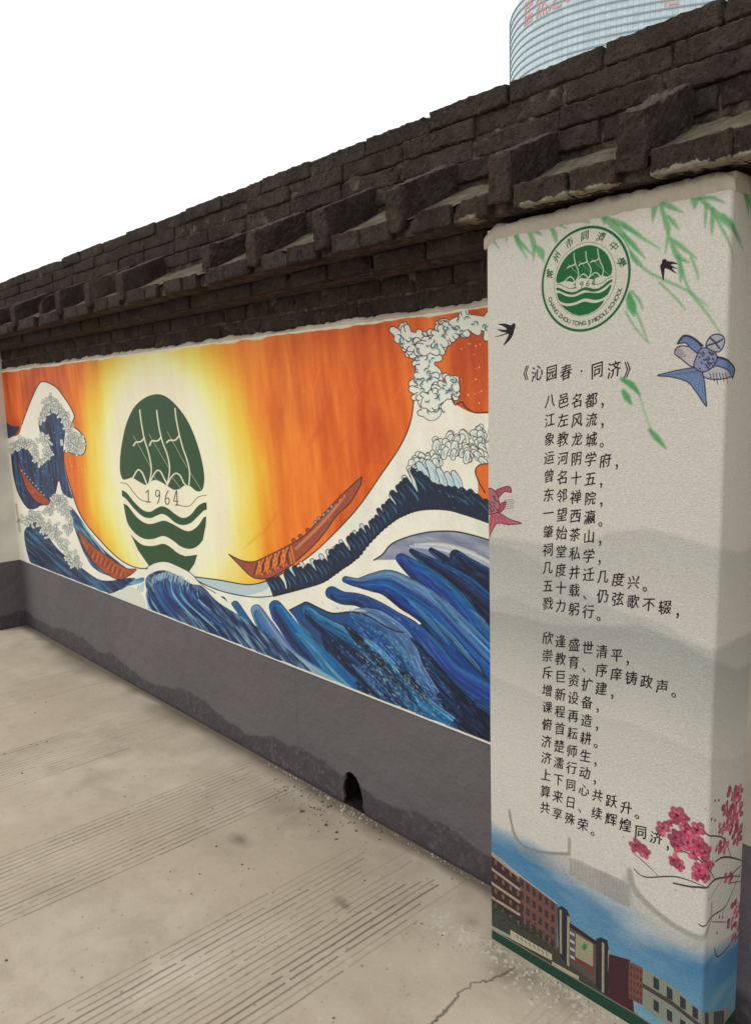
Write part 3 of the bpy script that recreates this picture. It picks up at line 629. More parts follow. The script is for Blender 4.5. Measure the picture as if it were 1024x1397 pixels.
    for pts, w in [(((175, 205), (170, 270), (158, 370)), .012), (((185, 250), (250, 285), (325, 320)), .007), (((200, 270), (230, 370), (245, 430), (228, 540)), .008), (((240, 340), (270, 370), (300, 410)), .006), (((255, 460), (310, 500), (400, 570)), .006), (((260, 480), (300, 560), (360, 590)), .008), (((300, 560), (315, 640), (312, 700)), .007), (((310, 600), (360, 740), (450, 860), (530, 980)), .0028), (((345, 165), (450, 180), (640, 215)), .005), (((505, 185), (560, 155), (650, 140)), .009), (((385, 180), (390, 240), (385, 300)), .012), (((410, 240), (480, 240), (550, 265)), .005), (((415, 240), (500, 320), (600, 420), (650, 520)), .007), (((540, 330), (600, 400), (640, 480)), .007), (((450, 280), (445, 400)), .004), (((485, 300), (482, 440)), .006), (((500, 340), (560, 450), (600, 590)), .003), (((640, 150), (665, 230), (680, 330)), .012), (((650, 200), (690, 270), (694, 340)), .010), (((40, 560), (150, 650), (340, 740), (460, 830)), .003), (((0, 390), (90, 450), (200, 515)), .004), (((0, 440), (60, 500), (120, 570)), .006), (((20, 740), (90, 900), (140, 1030)), .003), (((25, 760), (50, 830), (65, 880)), .013), (((50, 750), (90, 800), (110, 850)), .004), (((15, 860), (70, 950), (130, 1020)), .002), (((370, 560), (400, 640), (410, 680)), .003), (((200, 700), (300, 800), (340, 850)), .002), (((0, 1235), (50, 1260), (95, 1320)), .0085), (((0, 1290), (20, 1320), (45, 1365)), .009)]:
        willow(cw2(*pts), w * .8, .62)
    c3 = crop((690, 480), 190 / 1024)
    willow(c3((850, 195), (920, 240), (985, 310)), .006, .7); willow(c3((862, 295), (890, 340), (925, 385)), .007, .6)
    c4 = crop((650, 480), 374 / 1024)
    willow(c4((545, 100), (600, 150), (650, 290), (700, 360)), .001, .5); willow(c4((645, 292), (670, 320), (705, 360)), .007, .75)
    # emblem disc
    ex, ez, R = -.981 - PX0, 1.7445, .112
    cv.stroke([(ex, ez)], R + .003, C(186, 190, 170)); cv.stroke([(ex, ez)], R, C(26, 86, 54)); cv.stroke([(ex, ez)], R - .0055, C(188, 186, 174))
    cv.stroke([(ex, ez)], .0785, C(120, 112, 92)); cv.stroke([(ex, ez)], .0773, C(188, 186, 174))
    emblem(cv, lambda x, z: (ex + x * .0725, ez + z * .0725), .075, C(24, 92, 50), C(186, 184, 168), .007, C(60, 80, 62))
    ring = '常州市同濟中學'
    for i, ch in enumerate(ring):
        a = math.radians(165 - i * (150 / 6)) ; draw_glyph(cv, ch, ex + .0925 * math.cos(a), ez + .0925 * math.sin(a), .0215, C(34, 82, 56), a - math.pi / 2, True, bold=2, brush=.3)
    t = 'CHANG ZHOU TONG JI MIDDLE SCHOOL'
    wd = []
    for ch in t:
        if ch == ' ': wd.append(.34)
        else: v_ = glyph(ch)[0]; wd.append(float(v_[:, 0].max() - v_[:, 0].min()) + .10)
    tot = sum(wd); acc = 0
    for ch, w_ in zip(t, wd):
        a = math.radians(197 + (acc + w_ / 2) / tot * 146); acc += w_
        if ch != ' ': draw_glyph(cv, ch, ex + .0935 * math.cos(a), ez + .0935 * math.sin(a), .0135, C(52, 70, 58), a + math.pi / 2, centre=False, bold=1)
    # swallows
    cs_ = crop((650, 210), 374 / 1024)
    def birdp(*p): cv.fill(smooth(pill(*cs_(*p)), True, 4), C(28, 22, 30))
    birdp((145, 640), (138, 632), (128, 640), (105, 634), (80, 636), (100, 644), (112, 656), (90, 656), (75, 654), (92, 664), (110, 668), (90, 676), (65, 684), (90, 680), (118, 672), (112, 690), (98, 716), (120, 698), (134, 678), (140, 658))
    birdp((694, 396), (706, 392), (712, 400), (730, 402), (752, 410), (730, 412), (728, 416), (752, 430), (730, 426), (748, 448), (720, 432), (704, 428), (702, 445), (698, 474), (690, 440), (686, 418), (692, 408))
    # blue kite shaped like a swallow
    ck = lambda *p: pill(*cw2(*p))
    blue, ol = C(92, 116, 156), C(52, 46, 66)
    def shp(p, c, al=1, w=.0011): pp = smooth(ck(*p), True, 5); cv.fill(pp, c, al); cv.stroke(pp + pp[:1], w, ol)
    shp(((380, 1165), (190, 1205), (260, 1215), (345, 1240), (390, 1290), (445, 1372), (448, 1340), (430, 1195)), C(100, 124, 158))
    shp(((410, 1080), (360, 1050), (300, 1050), (280, 1085), (320, 1120), (380, 1160)), C(170, 158, 162), .8)
    shp(((430, 1195), (460, 1225), (545, 1225), (590, 1200), (560, 1150), (490, 1150)), C(160, 156, 166), .8)
    for i in range(9): cv.stroke(ck((400 + i * 3, 1180), (215 + i * 27, 1208 + i * i * 1.9)), .0007, C(70, 80, 120), .55)
    for i in range(6): cv.stroke(ck((470 + i * 17, 1195), (475 + i * 18, 1225 + (i % 3) * 14)), .0009, ol, .7); cv.stroke(ck((340 - i * 6, 1100 - i * 9), (300 - i * 3, 1110 - i * 8)), .0008, ol, .6)
    shp(((298, 1032), (330, 992), (380, 1005), (422, 1048), (412, 1088), (370, 1060), (340, 1030)), blue)
    shp(((490, 1150), (520, 1108), (570, 1130), (600, 1170), (592, 1222), (575, 1190), (530, 1160)), blue)
    cv.stroke(smooth(ck((298, 1032), (330, 992), (380, 1003), (430, 1045))), .0022, ol); cv.stroke(smooth(ck((515, 1108), (570, 1128), (603, 1172), (590, 1222))), .0022, ol)
    shp(((425, 1060), (395, 1110), (385, 1160), (430, 1188), (480, 1165), (510, 1110), (480, 1065)), C(120, 130, 160))
    for i in range(34):
        x, y = rg.uniform(400, 490), rg.uniform(1075, 1170); cv.stroke(ck((x, y), (x + 8, y + 6)), .0011, ol, .9)
    shp(((450, 1050), (470, 1000), (505, 982), (545, 995), (550, 1035), (515, 1080)), C(150, 152, 160))
    cv.stroke(ck((470, 1000), (505, 1030), (540, 1010)), .0016, ol); cv.stroke(ck((455, 1045), (500, 1030), (525, 1060)), .0014, ol)
    # red kite cut by the left edge
    c6 = lambda *p: pill(*crop((650, 480), 374 / 1024)(*p)); red, ro = C(165, 72, 88), C(70, 34, 50)
    def shr(p, c, al=1): pp = smooth(c6(*p), True, 5); cv.fill(pp, c, al); cv.stroke(pp + pp[:1], .001, ro)
    shr(((80, 600), (125, 625), (168, 640), (120, 645), (80, 640), (60, 665), (38, 712), (42, 660), (55, 610)), C(176, 92, 106))
    shr(((70, 520), (120, 502), (130, 525), (105, 522), (80, 545)), red); shr(((80, 575), (110, 560), (100, 590), (82, 600)), red)
    shr(((36, 520), (60, 512), (82, 545), (85, 590), (60, 606), (36, 598)), C(158, 100, 108))
    for i in range(16):
        x, y = rg.uniform(40, 80), rg.uniform(525, 595); cv.stroke(c6((x, y), (x + 7, y + 5)), .0012, ro, .9)
    for i in range(5): cv.stroke(c6((105, 555 + i * 8), (140, 550 + i * 8)), .0007, ro, .6); cv.stroke(c6((62 + i * 8, 612), (50 + i * 18, 650)), .0008, ro, .6)
    # title and poem
    ink = C(20, 14, 18)
    def line(s, x, z, pitch, size, slant=0):
        for i, ch in enumerate(s):
            if ch == ' ': continue
            punct = ch in '，。、'
            draw_glyph(cv, ch, x + i * pitch - PX0 + random.uniform(-.0006, .0006), z + random.uniform(-.0008, .0008), size * (1 if punct else random.uniform(.96, 1.03)), ink, random.uniform(-.03, .03), True, sx=.90, bold=2, brush=.42)
    line('《沁园春·同济》', -1.146, 1.546, .0403, .0375)
    A = ['八邑名都，', '江左风流，', '象教龙城。', '运河阴学府，', '曾名十五，', '东邻禅院，', '一望西瀛。', '肇始茶山，', '祠堂私学，', '几度并迁几度兴。', '五十载、仍弦歌不辍，', '戮力躬行。']
    for i, s in enumerate(A): line(s, -1.070 - .0002 * i, 1.481 - i * .04427, .0372, .0345)
    B = ['欣逢盛世清平，', '崇教育、序庠铸政声。', '斥巨资扩建，', '增新设备，', '课程再造，', '俯首耘耕。', '济楚师生，', '济濡行动，', '上下同心共跃升。', '算来日、续辉煌同济，', '共享殊荣。']
    for i, s in enumerate(B): line(s, -1.0735 - .0005 * i, .906 - i * .0447, .0372, .0345)
    # plum blossom and twigs
    tw = C(52, 42, 52)
    for p, w in [(((740, 480), (690, 455), (640, 455), (600, 480)), .0022), (((690, 450), (670, 390), (640, 340), (560, 330), (540, 305)), .0018), (((735, 510), (680, 560), (600, 580), (540, 628), (460, 620), (365, 600)), .0024), (((540, 620), (440, 580), (355, 562), (205, 565), (145, 520)), .0016), (((280, 560), (210, 490), (135, 425)), .001), (((600, 580), (560, 520), (500, 460), (420, 420)), .0018), (((735, 545), (700, 640), (655, 735), (580, 790), (530, 845), (508, 832)), .0018), (((655, 735), (640, 780)), .001), (((580, 818), (660, 820)), .001), (((725, 870), (680, 950), (615, 1015), (595, 970)), .0018), (((640, 580), (600, 640), (560, 700)), .0009), (((680, 600), (735, 598)), .0012), (((690, 560), (735, 570)), .0012)]:
        cv.stroke(smooth(pill(*cE8(*p))), [w * .6, w, w * .8], tw, .9)
    def flower(x, y, s, col=C(146, 56, 80)):
        a0 = rg.uniform(0, 6)
        for k in range(5):
            a = a0 + k * 1.2566 + rg.normal() * .15; P0 = (x + s * .6 * math.cos(a), y + s * .8 * math.sin(a))
            cc = np.clip(np.array(col) * rg.uniform(.78, 1.25), 0, 1)
            cv.stroke(pill(*cE8(P0, (P0[0] + s * .2 * math.cos(a), P0[1] + s * .2 * math.sin(a)))), s * .00023, cc, .85, soft=1.6)
            cv.stroke(pill(*cE8(P0)), s * .0001, np.clip(cc * 1.3 + .04, 0, 1), .6, soft=1.2)
        for _ in range(3):
            a = rg.uniform(0, 6.28); q_ = rg.uniform(0, s * .8)
            cv.stroke(pill(*cE8((x + q_ * math.cos(a), y + q_ * math.sin(a)))), s * rg.uniform(.00005, .00014), [C(92, 24, 44), C(190, 120, 140), C(120, 34, 58)][rg.integers(3)], .6, soft=2)
        cv.stroke(pill(*cE8((x, y))), s * .00010, C(70, 16, 36), .8, soft=1)
    for x, y, s in [(385, 215, 36), (345, 260, 16), (430, 240, 22), (305, 290, 32), (500, 300, 34), (430, 310, 34), (375, 345, 34), (390, 390, 28), (445, 370, 34), (510, 390, 34), (545, 425, 34), (480, 430, 28), (550, 480, 26), (575, 500, 20), (150, 385, 28), (205, 425, 26), (180, 400, 22), (370, 470, 26), (400, 500, 24), (510, 530, 34), (545, 560, 28), (490, 560, 20), (700, 90, 32), (730, 75, 24), (720, 150, 34), (670, 180, 32), (690, 230, 34), (725, 210, 26), (700, 280, 34), (730, 300, 26), (720, 350, 28), (640, 290, 26), (650, 390, 32), (620, 410, 20), (675, 570, 26), (715, 740, 30), (730, 790, 22), (690, 830, 26), (725, 850, 18), (705, 910, 18)]:
        flower(x, y, s)
    for x, y in [(600, 135), (622, 132), (580, 238), (600, 245), (642, 792), (610, 880), (625, 790)]: cv.stroke(pill(*cE8((x, y))), .0035, C(84, 40, 56), .9)
    for x, y in [(545, 178), (85, 340), (375, 640), (650, 500), (720, 655), (480, 640), (668, 495)]: cv.stroke(pill(*cE8((x, y))), .002, C(172, 96, 100), .8)
    return np.clip(cv.a, .02, .95)

# ------------------------------------------------------------------ painting the floor masks: red = grooves, green = dirt and contact shade, blue = pale flecks
GX0, GX1, GY0, GY1, GD = -6.4, .4, -.4, 1.76, 380
def paint_floor():
    cv = Canvas(GX0, GY0, GX1 - GX0, GY1 - GY0, GD, (0, 0, 0), flip=True)
    rg = np.random.default_rng(9)
    def add(ch):
        c = [0, 0, 0]; c[ch] = 1; return c
    bands = [(-6.02, -5.72, .9), (-5.17, -4.87, .6), (-4.35, -4.03, .7), (-3.50, -3.14, .85), (-2.66, -2.29, 1.0), (-1.86, -1.45, .9), (-1.02, -.65, .3)]
    for a, b, s in bands:
        n = int((b - a) / .0232)
        for i in range(n + 1):
            x = a + (b - a) * i / n; lane = vnoise(np.array([i * .31]), np.array([a]), 3)[0]
            y = -.4
            while y < 1.62:
                L = rg.uniform(.05, .34); on = fbm(np.array([y * 2.2]), np.array([x * 7]), 5)[0]
                lim = 1.46 + .12 * vnoise(np.array([x * 6.]), np.array([1.]), 8)[0]
                wgt = np.clip((lim - y) * 6, 0, 1) * np.clip((on - .14) * 3.6, 0, 1) * (.55 + .7 * lane) * s * rg.uniform(.55, 1)
                if wgt > .05:
                    p = [(x + rg.normal() * .0008, y + L * k / 4) for k in range(5)]
                    cv.stroke(p, rg.uniform(.0013, .0026), add(0), float(min(wgt * 1.25, 1)), soft=.7)
                y += L * rg.uniform(.9, 1.15)
    # crack in the corner
    pts = [on_z(q) for q in [(560, 1450), (591, 1397), (612, 1374), (630, 1352), (648, 1341), (669, 1335), (690, 1326), (705, 1318)]]
    P = [(x + rg.normal() * .003, y + rg.normal() * .003) for x, y in smooth(pts, n=7)]
    cv.stroke(P, [.0018, .0034, .0012, .0024, .0008], add(0), 1.0)
    # dirt and painted contact shade against the wall, and soft stains
    yy, xx = np.mgrid[0:cv.H, 0:cv.W].astype(np.float32)
    X = xx / GD + GX0; Y = GY1 - yy / GD
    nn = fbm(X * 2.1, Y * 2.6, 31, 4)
    dirt_shade = np.clip(1.25 - (WY - Y) / (.05 + .26 * np.clip(nn - .32, 0, 1)), 0, 1) ** 1.5 * .95
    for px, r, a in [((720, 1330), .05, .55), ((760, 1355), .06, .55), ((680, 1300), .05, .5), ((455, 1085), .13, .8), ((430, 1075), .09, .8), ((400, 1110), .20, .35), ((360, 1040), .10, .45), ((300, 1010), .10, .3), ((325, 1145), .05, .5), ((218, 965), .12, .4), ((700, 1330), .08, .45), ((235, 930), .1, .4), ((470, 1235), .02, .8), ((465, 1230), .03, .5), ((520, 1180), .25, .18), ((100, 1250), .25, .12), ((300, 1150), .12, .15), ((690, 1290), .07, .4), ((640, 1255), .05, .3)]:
        cx, cyy = on_z(px); e = np.exp(-(((X - cx) / r) ** 2 + ((Y - cyy) / (r * .6)) ** 2)); dirt_shade = np.maximum(dirt_shade, min(a * 1.25, 1) * e * np.clip(-.15 + 2.2 * fbm(X * 11, Y * 11, 41, 5), 0, 1.2))
    cv.a[..., 1] = np.maximum(cv.a[..., 1], dirt_shade)
    for _ in range(330):
        x, y = rg.uniform(-5, -.7), rg.uniform(.2, 1.7); cv.stroke([(x, y)], rg.uniform(.0012, .0035) * (1.4 if rg.random() < .1 else 1), add(1), rg.uniform(.5, 1))
    for _ in range(120):
        x, y = rg.uniform(-4, -.7), rg.uniform(.3, 1.65); cv.stroke([(x, y), (x + rg.normal() * .003, y + rg.normal() * .003)], rg.uniform(.002, .007), add(2), rg.uniform(.15, .5), soft=1.5)
    for _ in range(240):
        x = rg.uniform(-1.45, -.6); y = 1.53 - abs(rg.normal()) * .055; cv.stroke([(x, y), (x + rg.normal() * .004, y + rg.normal() * .004)], rg.uniform(.001, .005), add(2), rg.uniform(.3, .8))
    return np.clip(cv.a, 0, 1)

IMG_MURAL = to_image('mural_paint', paint_mural(), 1.22)
IMG_PILLAR = to_image('pillar_print', paint_pillar(), 1.28)
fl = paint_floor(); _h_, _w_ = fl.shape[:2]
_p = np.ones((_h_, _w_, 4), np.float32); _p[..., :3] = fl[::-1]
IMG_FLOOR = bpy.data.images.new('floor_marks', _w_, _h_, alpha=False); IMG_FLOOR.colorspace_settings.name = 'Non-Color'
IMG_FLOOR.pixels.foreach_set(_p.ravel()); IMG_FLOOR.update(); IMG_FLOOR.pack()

# ------------------------------------------------------------------ materials
class M:
    def __init__(s, name, rough=.85, spec=.3):
        s.m = bpy.data.materials.new(name); s.m.use_nodes = True; s.n = s.m.node_tree.nodes; s.l = s.m.node_tree.links
        s.b = s.n['Principled BSDF']; s.b.inputs['Roughness'].default_value = rough; s.b.inputs['Specular IOR Level'].default_value = spec
        s.geo = None
    def new(s, t, **k):
        n = s.n.new(t)
        for a, v in k.items(): setattr(n, a, v)
        return n
    def set(s, sock, v):
        if isinstance(v, (int, float)): sock.default_value = v
        elif isinstance(v, tuple): sock.default_value = v if len(v) == 4 or sock.type == 'VECTOR' else v + (1,)
        else: s.l.new(v, sock)
    def pos(s):
        if not s.geo: s.geo = s.new('ShaderNodeNewGeometry')
        return s.geo.outputs['Position']
    def obj(s): return s.new('ShaderNodeTexCoord').outputs['Object']
    def rnd(s): return s.new('ShaderNodeObjectInfo').outputs['Random']
    def xyz(s, v):
        n = s.new('ShaderNodeSeparateXYZ'); s.l.new(v, n.inputs[0]); return n.outputs
    def noise(s, v, scale, detail=4, rough=.55, dist=0, sc3=None):
        if sc3:
            mp = s.new('ShaderNodeMapping'); s.l.new(v, mp.inputs[0]); mp.inputs['Scale'].default_value = sc3; v = mp.outputs[0]
        n = s.new('ShaderNodeTexNoise'); s.l.new(v, n.inputs['Vector']); n.inputs['Scale'].default_value = scale; n.inputs['Detail'].default_value = detail
        n.inputs['Roughness'].default_value = rough; n.inputs['Distortion'].default_value = dist; return n.outputs[0]
    def vor(s, v, scale, feat='F1'):
        n = s.new('ShaderNodeTexVoronoi', feature=feat); s.l.new(v, n.inputs['Vector']); n.inputs['Scale'].default_value = scale; return n.outputs['Distance']
    def math(s, op, a, b=0.0, clamp=False):
        n = s.new('ShaderNodeMath', operation=op, use_clamp=clamp); s.set(n.inputs[0], a); s.set(n.inputs[1], b); return n.outputs[0]
    def ramp(s, v, stops):
        n = s.new('ShaderNodeValToRGB'); s.set(n.inputs[0], v); e = n.color_ramp.elements
        while len(e) < len(stops): e.new(.5)
        for q, (p, c) in zip(e, stops): q.position = p; q.color = c + (1,) if len(c) == 3 else c
        return n.outputs[0]
    def mask(s, v, a, b):
        n = s.new('ShaderNodeMapRange'); s.set(n.inputs[0], v); n.inputs[1].default_value = a; n.inputs[2].default_value = b; return n.outputs[0]
    def mix(s, f, a, b, mode='MIX'):
        n = s.new('ShaderNodeMix', data_type='RGBA', blend_type=mode); s.set(n.inputs[0], f); s.set(n.inputs[6], a); s.set(n.inputs[7], b); return n.outputs[2]
    def col(s, v): s.set(s.b.inputs['Base Color'], v)
    def bump(s, h, dist=.002, strength=1.0, prev=None):
        n = s.new('ShaderNodeBump'); n.inputs['Distance'].default_value = dist; n.inputs['Strength'].default_value = strength; s.l.new(h, n.inputs['Height'])
        if prev is not None: s.l.new(prev, n.inputs['Normal'])
        s.l.new(n.outputs[0], s.b.inputs['Normal']); return n.outputs[0]

# mural paint
m = M('mural_paint', .55, .35)
im = m.new('ShaderNodeTexImage', image=IMG_MURAL, extension='EXTEND'); uv = m.new('ShaderNodeUVMap'); m.l.new(uv.outputs[0], im.inputs[0]); m.col(im.outputs[0])
b1 = m.bump(m.noise(m.pos(), 7, 3), .012, .25); b1 = m.bump(m.noise(m.pos(), 90, 5, .65), .0016, .5, b1); m.bump(m.noise(m.pos(), 1, 4, .6, sc3=(260, 200, 40)), .0006, .35, b1)
MAT_MURAL = m.m
# pillar print: coarse woven wall covering
m = M('pillar_print', .7, .25)
im = m.new('ShaderNodeTexImage', image=IMG_PILLAR, extension='EXTEND'); uv = m.new('ShaderNodeUVMap'); m.l.new(uv.outputs[0], im.inputs[0])
wv = m.noise(m.pos(), 1, 3, .6, sc3=(420, 420, 150)); wh = m.noise(m.pos(), 1, 3, .6, sc3=(160, 160, 430)); wsum = m.math('MULTIPLY', wv, wh)
m.col(m.mix(m.mask(wsum, .12, .42), m.mix(1.0, im.outputs[0], (.74, .74, .74), 'MULTIPLY'), im.outputs[0]))
b1 = m.bump(m.noise(m.pos(), 5, 2), .01, .3); m.bump(wsum, .0042, .85, b1)
MAT_PRINT = m.m
# plain plaster
def plaster(name, col, col2):
    m = M(name, .85, .2); n = m.noise(m.pos(), 6, 5); m.col(m.mix(m.mask(n, .35, .7), col, col2))
    b = m.bump(m.noise(m.pos(), 9, 3), .01, .4); m.bump(m.noise(m.pos(), 120, 5, .7), .002, .7, b); return m.m
MAT_PLASTER = plaster('cream_plaster', (.52, .49, .42), (.42, .39, .33))
MAT_WHITEP = plaster('white_painted_plaster', (.72, .70, .62), (.62, .60, .53))
MAT_EDGE = plaster('rough_plaster_edge', (.60, .56, .48), (.45, .40, .33))
m = M('stained_cap_plaster', .9, .2); z = m.xyz(m.pos())[2]; n = m.noise(m.pos(), 45, 6, .7); c = m.mix(m.mask(n, .35, .7), (.42, .385, .31), (.50, .46, .38))
g_ = m.mask(m.math('ADD', z, m.math('MULTIPLY', n, .03)), 1.908, 1.922); c = m.mix(m.math('MULTIPLY', g_, .8), c, (.09, .075, .06)); m.col(c); b = m.bump(n, .006, .8); m.bump(m.noise(m.pos(), 200, 5, .7), .002, .8, b); MAT_CAP = m.m
# grey painted dado with darker damp band along the foot
m = M('grey_dado_paint', .62, .4)
x, y, z = m.xyz(m.pos())
n1 = m.noise(m.pos(), 2.6, 2, .5); n2 = m.noise(m.pos(), 24, 5, .65); n3 = m.noise(m.pos(), 60, 6, .7)
lvl = m.math('ADD', m.math('MULTIPLY', n1, .19), m.math('MULTIPLY', n2, .016)); lvl = m.math('ADD', lvl, 0)
band = m.math('MULTIPLY', m.mask(m.math('SUBTRACT', lvl, z), -.005, .007), m.mask(n2, .25, .5))
base = m.mix(m.mask(n1, .3, .7), (.120, .108, .116), (.100, .090, .097)); base = m.mix(m.mask(n3, .55, .75), base, (.128, .114, .114))
dark = m.mix(m.mask(n2, .50, .75), (.050, .044, .050), (.072, .065, .070)); dark = m.mix(m.math('MULTIPLY', m.mask(n3, .56, .66), m.mask(n1, .5, .62)), dark, (.16, .15, .15))
c = m.mix(band, base, dark)
line = m.math('ABSOLUTE', m.math('SUBTRACT', x, m.math('ADD', m.math('MULTIPLY', m.noise(m.pos(), 6, 2), .02), -2.385)))
line = m.math('MULTIPLY', m.mask(line, .0035, .0015), m.mask(z, .07, .10)); line = m.math('MULTIPLY', line, m.mask(x, -2.6, -2.5)); c = m.mix(m.math('MULTIPLY', line, .7), c, (.045, .085, .09))
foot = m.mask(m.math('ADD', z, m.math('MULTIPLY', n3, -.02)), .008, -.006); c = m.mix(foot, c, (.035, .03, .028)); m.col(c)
pit = m.mask(m.vor(m.pos(), 9), .035, .0)
b = m.bump(m.noise(m.pos(), 11, 3), .016, .7); b = m.bump(n3, .005, .7, b); m.bump(pit, -.006, .8, b)
MAT_DADO = m.m
# old dark brick
def brickmat(name, paint):
    m = M(name, .92, .15); o = m.obj(); r = m.rnd()
    off = m.new('ShaderNodeVectorMath', operation='ADD'); m.l.new(o, off.inputs[0]); cmb = m.new('ShaderNodeCombineXYZ')
    m.set(cmb.inputs[0], m.math('MULTIPLY', r, 37.0)); m.set(cmb.inputs[1], m.math('MULTIPLY', r, 11.0)); m.set(cmb.inputs[2], m.math('MULTIPLY', r, 23.0)); m.l.new(cmb.outputs[0], off.inputs[1]); v = off.outputs[0]
    n = m.noise(v, 11, 6, .65); f = m.noise(v, 75, 6, .72); g = m.noise(v, 240, 4, .7)
    c = m.ramp(n, [(.25, (.044, .032, .025)), (.5, (.092, .070, .055)), (.75, (.152, .121, .095))])
    c = m.mix(m.mask(r, .0, 1), c, m.mix(1.0, c, (.72, .70, .72), 'MULTIPLY'))
    c = m.mix(m.mask(f, .56, .76), c, (.19, .155, .115)); c = m.mix(m.mask(f, .44, .30), c, (.016, .012, .010)); c = m.mix(m.math('MULTIPLY', m.mask(g, .58, .72), .6), c, (.16, .13, .10))
    gz = m.xyz(m.new('ShaderNodeNewGeometry').outputs['Normal'])[2]                                  # pale dust and lichen settle on top faces
    c = m.mix(m.math('MULTIPLY', m.mask(gz, .55, .95), m.mask(f, .35, .6)), c, (.22, .195, .14))
    hi = m.xyz(m.pos())
    lime = m.math('MULTIPLY', m.mask(m.noise(m.pos(), 26, 5, .7), .60, .68), m.mask(hi[2], 1.96, 1.80)); c = m.mix(m.math('MULTIPLY', lime, .55), c, (.26, .20, .15))
    if paint:
        lv = m.math('ADD', m.math('MULTIPLY', m.noise(m.pos(), 30, 5, .7), .046), 1.900)
        pm = m.mask(m.math('SUBTRACT', lv, hi[2]), -.001, .002); pm = m.math('MULTIPLY', pm, m.mask(m.noise(m.pos(), 6, 3), .33, .42)); pm = m.math('MULTIPLY', pm, m.mask(hi[0], -1.33, -1.26))
        c = m.mix(pm, c, (.50, .45, .35))
    m.col(c)
    pit = m.mask(m.vor(v, 85), .28, .05); b = m.bump(n, .014, .6); b = m.bump(f, .03, 1.0, b); b = m.bump(g, .011, 1.0, b); b = m.bump(pit, -.004, .9, b)
    return m.m
MAT_BRICK = brickmat('old_dark_brick', False); MAT_BRICKP = brickmat('old_dark_brick_splashed', True)
m = M('old_mortar', .95, .1); n = m.noise(m.pos(), 30, 6, .7); c = m.ramp(n, [(.3, (.022, .018, .015)), (.5, (.065, .052, .041)), (.7, (.16, .13, .10))]); m.col(c); m.bump(n, .02, 1.0); MAT_MORTAR = m.m
m = M('sloping_mortar', .95, .1); n = m.noise(m.pos(), 22, 6, .7); n2 = m.noise(m.pos(), 110, 5, .7); c = m.ramp(n, [(.3, (.055, .045, .032)), (.55, (.135, .118, .084)), (.75, (.215, .19, .14))]); c = m.mix(m.mask(n2, .58, .7), c, (.09, .075, .055)); m.col(c)
b = m.bump(n, .012, .8); m.bump(n2, .004, .9, b); MAT_SLOPE = m.m
m = M('hollow_dark', 1.0, 0); m.col(m.mix(m.noise(m.pos(), 40), (.012, .010, .009), (.03, .025, .02))); m.bump(m.noise(m.pos(), 50), .01); MAT_HOLE = m.m  # near-black colour paints in the shade inside the drain hole
# concrete floor
m = M('ribbed_concrete', .88, .25)
tc = m.pos(); mp = m.new('ShaderNodeMapping', vector_type='TEXTURE'); m.l.new(tc, mp.inputs[0]); mp.inputs['Location'].default_value = (GX0, GY0, 0); mp.inputs['Scale'].default_value = (GX1 - GX0, GY1 - GY0, 1)
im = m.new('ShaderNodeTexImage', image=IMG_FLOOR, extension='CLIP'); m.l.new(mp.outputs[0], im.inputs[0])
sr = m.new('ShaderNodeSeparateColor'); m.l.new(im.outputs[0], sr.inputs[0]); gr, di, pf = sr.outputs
n0 = m.noise(tc, 1.3, 4, .55); n1 = m.noise(tc, 5, 6, .62, .3); n2 = m.noise(tc, 38, 6, .68); n3 = m.noise(tc, 260, 4, .7)
c = m.ramp(n1, [(.25, (.36, .302, .228)), (.5, (.47, .405, .312)), (.75, (.56, .492, .392))])
c = m.mix(m.mask(n0, .40, .68), c, (.42, .352, .258)); c = m.mix(m.math('MULTIPLY', m.mask(n2, .56, .74), .5), c, (.50, .46, .37)); c = m.mix(m.math('MULTIPLY', m.mask(n2, .42, .26), .6), c, (.25, .215, .155))
c = m.mix(m.math('MULTIPLY', m.mask(n3, .60, .75), .45), c, (.20, .17, .13))
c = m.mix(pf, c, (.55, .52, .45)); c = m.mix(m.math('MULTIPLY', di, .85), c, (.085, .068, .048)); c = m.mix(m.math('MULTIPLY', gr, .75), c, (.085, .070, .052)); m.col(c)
b = m.bump(n1, .012, .35); b = m.bump(n2, .003, .5, b); b = m.bump(n3, .0008, .6, b); m.bump(gr, -.004, .9, b)
MAT_FLOOR = m.m
m = M('plaster_crumbs', .9, .2); m.col(m.mix(m.rnd(), (.52, .48, .40), (.34, .30, .23))); m.bump(m.noise(m.pos(), 200), .002); MAT_CRUMB = m.m
m = M('grit', .9, .2); m.col(m.mix(m.noise(m.pos(), 60), (.05, .04, .03), (.16, .13, .1))); MAT_GRIT = m.m

# ------------------------------------------------------------------ object helpers
def tag(o, label=None, cat=None, group=None, kind=None):
    if label: o['label'] = label
    if cat: o['category'] = cat
    if group: o['group'] = group
    if kind: o['kind'] = kind
    return o
def empty(name, loc=(0, 0, 0)):
    o = bpy.data.objects.new(name, None); COL.objects.link(o); o.location = loc; o.empty_display_size = .1; return o
def link(name, me, mat, parent=None, loc=None):
    o = bpy.data.objects.new(name, me); COL.objects.link(o)
    if mat and not me.materials: me.materials.append(mat)
    if parent:
        o.parent = parent
    if loc is not None: o.location = Vector(loc) - (parent.location if parent else Vector())
    return o
def mesh(name, verts, faces, uvs=None, smoothf=False):
    me = bpy.data.meshes.new(name); me.from_pydata([tuple(v) for v in verts], [], faces); me.update()
    if uvs:
        L = me.uv_layers.new(name='UVMap')
        for lp in me.loops: L.data[lp.index].uv = uvs[lp.vertex_index]
    if smoothf:
        for p in me.polygons: p.use_smooth = True
    return me
